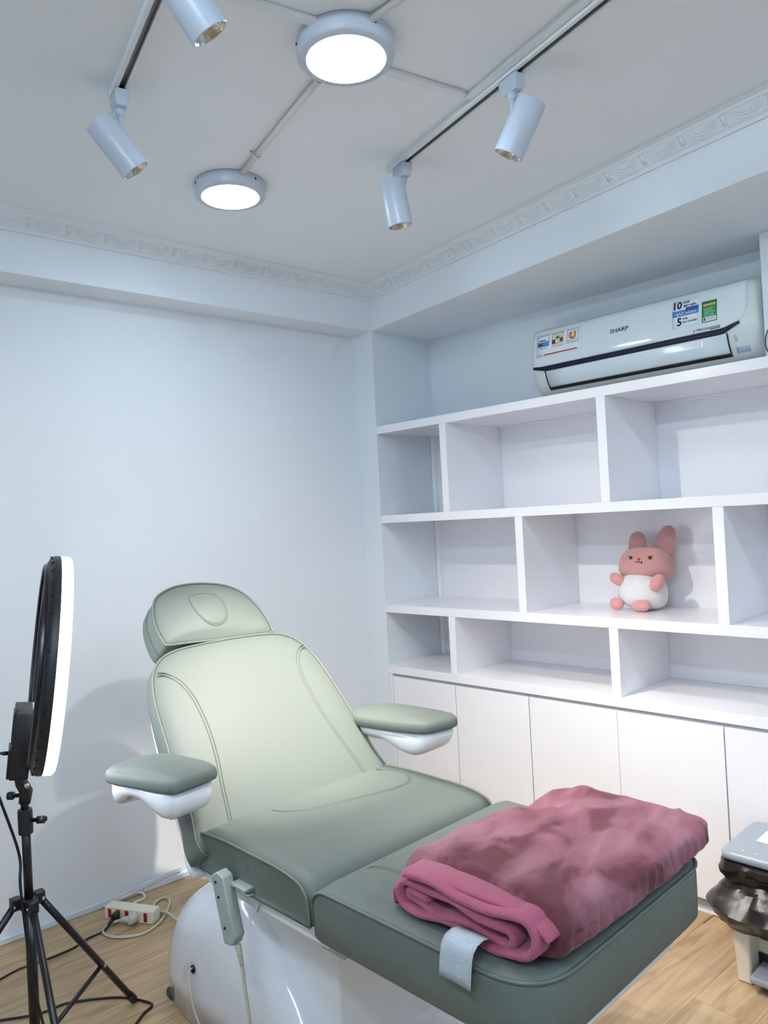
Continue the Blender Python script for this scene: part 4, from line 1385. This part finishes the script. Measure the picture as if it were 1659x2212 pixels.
for k in range(36):
    a = 2 * PI * k / 36 + 0.05
    c = RC + (r_s * math.cos(a) + r_up * math.sin(a)) * (RO - 0.005) - r_n * 0.0095
    nn = ((r_s * math.cos(a) + r_up * math.sin(a)) * 0.8 - r_n * 0.6)
    lathe('rim_bolt', [(0.0035, -0.001), (0.0035, 0.0025), (0.002, 0.0032)], c, nn, 'black', hous, seg=8)
# power box behind the lower part of the ring
def pbx(a, b, h): return rfr(a, b, h)
pbo = roundpoly([(-0.045, -0.278), (0.045, -0.278), (0.045, -0.105), (-0.045, -0.105)], 0.012, 4)
pbox = bevel(prism('control_box', pbo, -0.060, -0.017, 'blackplastic', rl, frame=pbx), 0.004)
bevel(prism('rear_cover', roundpoly([(-0.040, -0.276), (0.040, -0.276), (0.040, -0.205), (-0.040, -0.205)], 0.01, 4), -0.066, -0.0585, 'black', pbox, frame=pbx), 0.002)
for k in range(7):
    b = -0.190 + 0.011 * k
    prism('vent_rib', [(-0.034, b), (0.034, b), (0.034, b + 0.005), (-0.034, b + 0.005)], -0.0625, -0.0600, 'black', pbox, frame=pbx)
for b in (-0.16, -0.128):
    lathe('dial', [(0.0, 0.0), (0.009, 0.0), (0.0095, 0.006), (0.008, 0.008), (0.0, 0.008)], rfr(0.045, b, -0.036), r_s, 'blackplastic', pbox, seg=16)
# stand
PX, PYs = -1.838, -0.563
stn = thing('light_stand', (PX, PYs, 0), 'black folding tripod stand holding the ring lamp', 'light stand')
CZs = 0.468
tube('lower_pole', [(PX, PYs, 0.10), (PX, PYs, 0.47)], 0.0125, 'black', stn, seg=20)
tube('middle_pole', [(PX, PYs, 0.45), (PX, PYs, 0.70)], 0.0105, 'black', stn, seg=20)
lathe('pole_clamp', [(0.0165, 0.64), (0.0175, 0.645), (0.0175, 0.695), (0.0165, 0.70), (0.011, 0.701)], (PX, PYs, 0), (0, 0, 1), 'blackplastic', stn, seg=20)
kb = Vector((PX, PYs, 0.672)) + RH * 0.018
tube('clamp_knob', [kb, kb + RH * 0.012, kb + RH * 0.0125, kb + RH * 0.030], [0.005, 0.005, 0.0095, 0.0095], 'blackplastic', stn, seg=10)
box('knob_wing', (kb.x + RH.x * 0.022 - 0.006, kb.y + RH.y * 0.022 - 0.006, 0.666), (kb.x + RH.x * 0.032 + 0.006, kb.y + RH.y * 0.032 + 0.006, 0.678), 'blackplastic', stn, bev=0.003)
jt = rfr(0, -0.272, -0.038)
tube('upper_pole', [(PX, PYs, 0.69), (PX, PYs, 0.735)], 0.0095, 'black', stn, seg=16)
tube('tilt_bracket', [(PX, PYs, 0.715), (PX + 0.004, PYs - 0.003, 0.745), ((PX + jt.x) / 2, (PYs + jt.y) / 2, 0.768), tuple(jt)], [0.014, 0.016, 0.015, 0.013], 'blackplastic', stn, seg=12)
lathe('bracket_bolt', [(0.0, 0.0), (0.006, 0.0), (0.006, 0.003), (0.004, 0.004), (0.0, 0.004)], Vector((PX + 0.010, PYs - 0.012, 0.763)) - FH * 0.014, -FH, 'chrome', stn, seg=12)
kk = Vector((PX, PYs, 0.735)) - RH * 0.012
tube('tilt_knob', [kk, kk - RH * 0.014, kk - RH * 0.0145, kk - RH * 0.028], [0.005, 0.005, 0.010, 0.010], 'blackplastic', stn, seg=12)
lathe('leg_collar', [(0.0125, CZs - 0.012), (0.021, CZs - 0.012), (0.021, CZs + 0.010), (0.0125, CZs + 0.012)], (PX, PYs, 0), (0, 0, 1), 'blackplastic', stn, seg=24)
lathe('lower_collar', [(0.0125, 0.098), (0.019, 0.10), (0.019, 0.122), (0.0125, 0.124)], (PX, PYs, 0), (0, 0, 1), 'blackplastic', stn, seg=24)
f1 = Vector((-1.512, -0.414, 0.0))
az1 = math.atan2(f1.y - PYs, f1.x - PX); rl_ = math.hypot(f1.y - PYs, f1.x - PX)
for k in range(3):
    az = az1 + k * 2 * PI / 3
    u = Vector((math.cos(az), math.sin(az), 0)); w = Vector((-u.y, u.x, 0))
    tp_ = Vector((PX, PYs, CZs)) + u * 0.032
    ft = Vector((PX, PYs, 0.012)) + u * rl_
    bevel(box('hinge', tuple(tp_ - Vector((0.012, 0.012, 0.014))), tuple(tp_ + Vector((0.012, 0.012, 0.016))), 'blackplastic', stn), 0.003)
    lathe('hinge_bolt', [(0.0, -0.0145), (0.0045, -0.0145), (0.0045, 0.0145), (0.0, 0.0145)], tp_ - Vector((0, 0, 0.002)), w, 'chrome', stn, seg=10)
    lg = tube('leg', [tp_, tp_.lerp(ft, 0.5), ft], 0.0088, 'black', stn, seg=12)
    dl = (ft - tp_).normalized()
    tube('rubber_foot', [ft - dl * 0.03, ft - dl * 0.001, ft + Vector((0, 0, -0.001)) - dl * 0.0005], [0.0108, 0.0115, 0.010], 'blackplastic', lg, seg=12)
    md_ = tp_.lerp(ft, 0.63)
    lc = Vector((PX, PYs, 0.111)) + u * 0.018
    tube('brace', [md_, md_.lerp(lc, 0.5), lc], 0.0062, 'black', stn, seg=10)
    lathe('brace_bolt', [(0.0, -0.0115), (0.0048, -0.0115), (0.0048, 0.0115), (0.0, 0.0115)], md_, w, 'chrome', stn, seg=10)
# lamp lead: from the power box down the pole to the floor
q0 = rfr(0.0, -0.222, -0.068)
lead = spline([q0, q0 - r_n * 0.016, q0 - r_n * 0.030 + Vector((0, 0, -0.012)), q0 - r_n * 0.034 + Vector((0, 0, -0.06)), Vector((PX, PYs, 0.60)) - RH * 0.016 - FH * 0.010,
               Vector((PX, PYs, 0.52)) - RH * 0.006 - FH * 0.028, Vector((PX, PYs, 0.35)) + RH * 0.004 - FH * 0.022, Vector((PX, PYs, 0.27)) + RH * 0.012 - FH * 0.02,
               Vector((PX, PYs, 0.12)) + RH * 0.050 - FH * 0.03, Vector((PX, PYs, 0.03)) + RH * 0.075 - FH * 0.03, Vector((PX, PYs, 0.0045)) + RH * 0.12 - FH * 0.02,
               (-1.62, -0.56, 0.0045), (-1.525, -0.49, 0.0045), (-1.487, -0.472, 0.0045), (-1.483, -0.452, 0.0045), (-1.505, -0.400, 0.0045), (-1.545, -0.343, 0.0045), (-1.645, -0.266, 0.0045), (-1.73, -0.247, 0.0045), (-1.86, -0.16, 0.0045), (-2.02, -0.06, 0.0045)], 8)
tag(tube('lamp_lead', lead, 0.0034, 'black', seg=8), 'black lamp lead running down the stand and looping over the floor', 'cable')
tube('lead_plug', [q0 + r_n * 0.003, q0 - r_n * 0.008, q0 - r_n * 0.012], [0.005, 0.005, 0.004], 'blackplastic', rl, seg=10)

# ================================================================== POWER STRIP AND CORDS
e0 = Vector((-1.355, 0.132, 0)); e1 = Vector((-1.262, -0.046, 0))
ed = (e1 - e0).normalized(); en = Vector((-ed.y, ed.x, 0)); en = en if en.x < 0 else -en    # faces the room
eL = (e1 - e0).length
def sfr(a, b, h): return e0 + ed * a + Vector((0, 0, b)) + en * h
ps = thing('power_strip', tuple(e0.lerp(e1, 0.5)), 'ivory power strip with red sockets on the floor by the wall', 'power strip')
bevel(prism('case', [(0, 0.0005), (eL, 0.0005), (eL, 0.046), (0, 0.046)], -0.046, 0.0, 'strip', ps, frame=sfr), 0.004)
for k in range(5):
    a = eL * (0.115 + 0.178 * k + (0.03 if k == 4 else 0))
    so = prism('socket', [(a - 0.007, 0.008), (a + 0.007, 0.008), (a + 0.007, 0.039), (a - 0.007, 0.039)], 0.0, 0.0012, 'socket', ps, frame=sfr)
    for b in (0.015, 0.030):
        prism('socket_hole', [(a - 0.003, b - 0.002), (a + 0.003, b - 0.002), (a + 0.003, b + 0.002), (a - 0.003, b + 0.002)], 0.0011, 0.0015, 'socketdark', so, frame=sfr)
# black plug and its lead
bp_ = thing('power_plug', tuple(sfr(eL * 0.25, 0.0, 0.012)), 'black plug in the power strip with a lead across the floor', 'plug')
a = eL * 0.293
bevel(prism('plug_body', [(a - 0.011, 0.010), (a + 0.011, 0.010), (a + 0.011, 0.036), (a - 0.011, 0.036)], 0.002, 0.030, 'blackplastic', bp_, frame=sfr), 0.004)
s0 = sfr(a, 0.020, 0.030)
tube('plug_neck', [s0 - en * 0.002, s0 + en * 0.012 - Vector((0, 0, 0.003)), s0 + en * 0.024 - Vector((0, 0, 0.007))], [0.008, 0.006, 0.0045], 'blackplastic', bp_, seg=10)
s1_ = s0 + en * 0.024 - Vector((0, 0, 0.007))
tube('lead', spline([s1_, s1_ + en * 0.03 - Vector((0, 0, 0.0065)), (-1.46, 0.040, 0.0045), (-1.515, 0.020, 0.0045), (-1.60, 0.022, 0.0045), (-1.68, 0.034, 0.0045), (-1.76, 0.018, 0.0045), (-1.93, -0.005, 0.0045), (-2.035, -0.052, 0.0045)], 8), 0.0034, 'black', bp_, seg=8)
# grey translucent plug, its cord loops round the strip to the chair
gp = thing('power_plug', tuple(sfr(eL * 0.62, 0.0, 0.012)), 'grey round plug in the power strip with an ivory looping cord', 'plug')
a = eL * 0.645
c0 = sfr(a, 0.023, 0.0)
lathe('plug_body', [(0.0, 0.002), (0.018, 0.002), (0.019, 0.010), (0.018, 0.024), (0.013, 0.032), (0.0, 0.034)], c0, en, 'plugclear', gp, seg=20)
g1 = c0 + en * 0.024 - ed * 0.012
g2 = g1 - ed * 0.034 - Vector((0, 0, 0.004)) + en * 0.006
tube('plug_neck', [g1 + ed * 0.008, g1 - ed * 0.010, g2], [0.013, 0.010, 0.005], 'plugclear', gp, seg=12)
tube('lead', spline([g2, g2 - ed * 0.03 + en * 0.01 - Vector((0, 0, 0.010)), (-1.400, 0.045, 0.0052), (-1.402, 0.005, 0.0052), (-1.378, -0.040, 0.0052), (-1.314, -0.080, 0.0052), (-1.232, -0.050, 0.0052), (-1.165, 0.020, 0.0052),
                     (-1.137, 0.066, 0.0052), (-1.143, 0.098, 0.0052), (-1.180, 0.090, 0.0052), (-1.203, 0.060, 0.0052), (-1.206, 0.022, 0.0052), (-1.198, -0.035, 0.0142), (-1.188, -0.105, 0.0052), (-1.13, -0.155, 0.0052), (-1.10, -0.28, 0.0052), (-1.12, -0.38, 0.0052)], 8), 0.0048, 'cordgrey', gp, seg=8)
tag(tube('extension_cord', spline([sfr(eL * 0.40, 0.012, -0.047), (-1.235, 0.148, 0.0048), (-1.200, 0.150, 0.0048), (-1.182, 0.172, 0.0048), (-1.183, 0.196, 0.0090), (-1.205, 0.200, 0.016), (-1.24, 0.197, 0.018), (-1.27, 0.1985, 0.016)], 8), 0.0044, 'cordwhite', seg=8),
    'short white cord looping from the power strip back to the skirting', 'cable')
# cord out of the chair base
_mc = tube('mains_cord', spline([(-1.442, -0.650, 0.166), (-1.462, -0.655, 0.162), (-1.472, -0.675, 0.13), (-1.473, -0.69, 0.085), (-1.470, -0.72, 0.04), (-1.466, -0.76, 0.006), (-1.465, -0.80, 0.0042), (-1.47, -0.90, 0.0042)], 8), 0.0032, 'cordgrey', bed, seg=8)
_mc['label'] = 'thin ivory cord from the hole in the base'
# loose cable cover leaning up against the wall
lc0, lc1 = Vector((-1.335, wy(-1.335) - 0.030, 0.020)), Vector((-1.012, wy(-1.012) - 0.010, 0.040))
dd = (lc1 - lc0).normalized(); ss_ = Vector((0, 0, 1)) - dd * dd.z; ss_.normalize(); nn_ = dd.cross(ss_)
lv_ = []
for c in (lc0, lc1):
    for a, b in ((-0.009, -0.003), (0.009, -0.003), (0.009, 0.003), (-0.009, 0.003)):
        lv_.append(c + ss_ * a + nn_ * b)
tag(bevel(mesh('cable_cover', lv_, [(3, 2, 1, 0), (4, 5, 6, 7), (0, 1, 5, 4), (1, 2, 6, 5), (2, 3, 7, 6), (3, 0, 4, 7)], 'baseb'), 0.001), 'loose white cable cover strip propped on the skirting behind the power strip', 'cable cover')

# ================================================================== PEDAL BIN
BX0, BX1, BY0, BY1 = -0.300, -0.045, -1.652, -2.03
bn = thing('pedal_bin', ((BX0 + BX1) / 2, (BY0 + BY1) / 2, 0), 'ivory pedal bin with grey lid and pedal beside the cabinet doors', 'bin')
def bxy(x, y, z):
    """walls draw in towards the floor"""
    k = 1 - 0.07 * (1 - z / 0.34)
    cx, cy = (BX0 + BX1) / 2, (BY0 + BY1) / 2
    return (cx + (x - cx) * k, cy + (y - cy) * k, z)
fp = [(BY0, 0.0), (BY0 - 0.045, 0.0), (BY0 - 0.047, 0.135), (BY0 - 0.055, 0.15), (BY1 + 0.055, 0.15), (BY1 + 0.047, 0.135), (BY1 + 0.045, 0.0), (BY1, 0.0), (BY1, 0.345), (BY0, 0.345)]
bevel(prism('front_shell', fp, BX0, BX0 + 0.075, 'binbody', bn, frame=lambda a, b, h: bxy(h, a, b)), 0.006)
v8 = [bxy(x, y, z) for z in (0.0, 0.345) for x, y in ((BX0 + 0.074, BY0), (BX1, BY0), (BX1, BY1), (BX0 + 0.074, BY1))]
bevel(mesh('bucket', v8, [(3, 2, 1, 0), (4, 5, 6, 7), (0, 1, 5, 4), (1, 2, 6, 5), (2, 3, 7, 6), (3, 0, 4, 7)], 'binbody', bn), 0.008)
bevel(box('pedal', (BX0 - 0.030, BY0 - 0.062, 0.028), (BX0 + 0.085, BY1 + 0.062, 0.048), 'binlid', bn), 0.006)
box('pedal_slot', (BX0 + 0.068, BY0 - 0.052, 0.004), (BX0 + 0.0735, BY1 + 0.052, 0.070), 'blackplastic', bn)
lp = roundpoly([(BX0 - 0.014, BY0 + 0.012), (BX1 + 0.012, BY0 + 0.012), (BX1 + 0.012, BY1 - 0.012), (BX0 - 0.014, BY1 - 0.012)], 0.035, 6)
lid = cushion('lid', lp, lambda x, y, h: Vector((x, y, 0.352 + h)), [(0.004, 0.0), (0.0, 0.003), (0.0, 0.016), (0.004, 0.022), (0.012, 0.0255), (0.02, 0.026)], 'binlid', bn, crown=0.003, n=80)
prism('sticker', roundpoly([(-0.205, BY0 - 0.055), (-0.115, BY0 - 0.055), (-0.115, BY0 - 0.15), (-0.205, BY0 - 0.15)], 0.004, 3), 0.3802, 0.3812, 'paper', lid)
for y in (-1.70, -1.735, -1.77):
    lathe('lid_rivet', [(0.0, 0.0), (0.003, 0.0), (0.002, 0.0015), (0.0, 0.002)], (BX0 + 0.015, y, 0.3775), (0, 0, 1), 'paper', lid, seg=10)
# bag folded over the rim
rings = []
NB = 130
bq = resample(roundpoly([(BX0, BY0), (BX1, BY0), (BX1, BY1), (BX0, BY1)], 0.03, 6), NB)
bkey = [(0.016, 0.335), (-0.004, 0.349), (-0.018, 0.345), (-0.022, 0.325), (-0.014, 0.305), (-0.008, 0.288), (-0.020, 0.268), (-0.040, 0.245), (-0.060, 0.218), (-0.050, 0.200), (-0.034, 0.180), (-0.014, 0.160), (-0.004, 0.148)]
bprof = bkey[:3]
for (i0, z0_), (i1, z1_) in zip(bkey[2:-1], bkey[3:]):
    bprof += [(i0 + (i1 - i0) * q / 2, z0_ + (z1_ - z0_) * q / 2) for q in (1, 2)]
for k, (ins, z) in enumerate(bprof):
    base = inset_poly(bq, ins)
    ring = []
    for j, (x, y) in enumerate(base):
        w = 0.020 * abs(mnoise.noise(Vector((x * 13, y * 13, z * 22)))) - 0.016 * abs(mnoise.noise(Vector((x * 24 + 3, y * 24, z * 40)))) + 0.004 * mnoise.noise(Vector((x * 60, y * 60, z * 50)))
        cx, cy = (BX0 + BX1) / 2, (BY0 + BY1) / 2
        d = Vector((x - cx, y - cy)).normalized()
        amp = 0 if k < 2 else 1.0
        zz = z + amp * 0.008 * mnoise.noise(Vector((x * 12, y * 12, 5 + z * 30)))
        kx = max(BX0 - 0.09, min(x + d.x * w * amp, -0.004))
        ring.append((kx, y + d.y * w * amp, zz))
    rings.append(ring)
bagm = loft('bin_bag', rings, 'bag', None, capped=False)
bagm.data.set_sharp_from_angle(angle=math.radians(24))
md = bagm.modifiers.new('solid', 'SOLIDIFY'); md.thickness = 0.001; md.offset = 1
tag(bagm, 'dark brown plastic bag folded over the rim of the pedal bin', 'bin bag')

# small marks on the plain wall
for x, z, r in ((-1.60, 2.218, 0.0035), (-0.13, 0.71, 0.002)):
    o = lathe('wall_nail', [(0.0, 0.0), (r, 0.0), (r * 0.7, 0.002), (0.0, 0.003)], (x, wy(x), z), (TH, -1, 0), 'dust', None, seg=10)
    tag(o, 'tiny dark nail high on the plain wall' if z > 1 else 'tiny dark nail on the plain wall beside the shelves', 'nail')
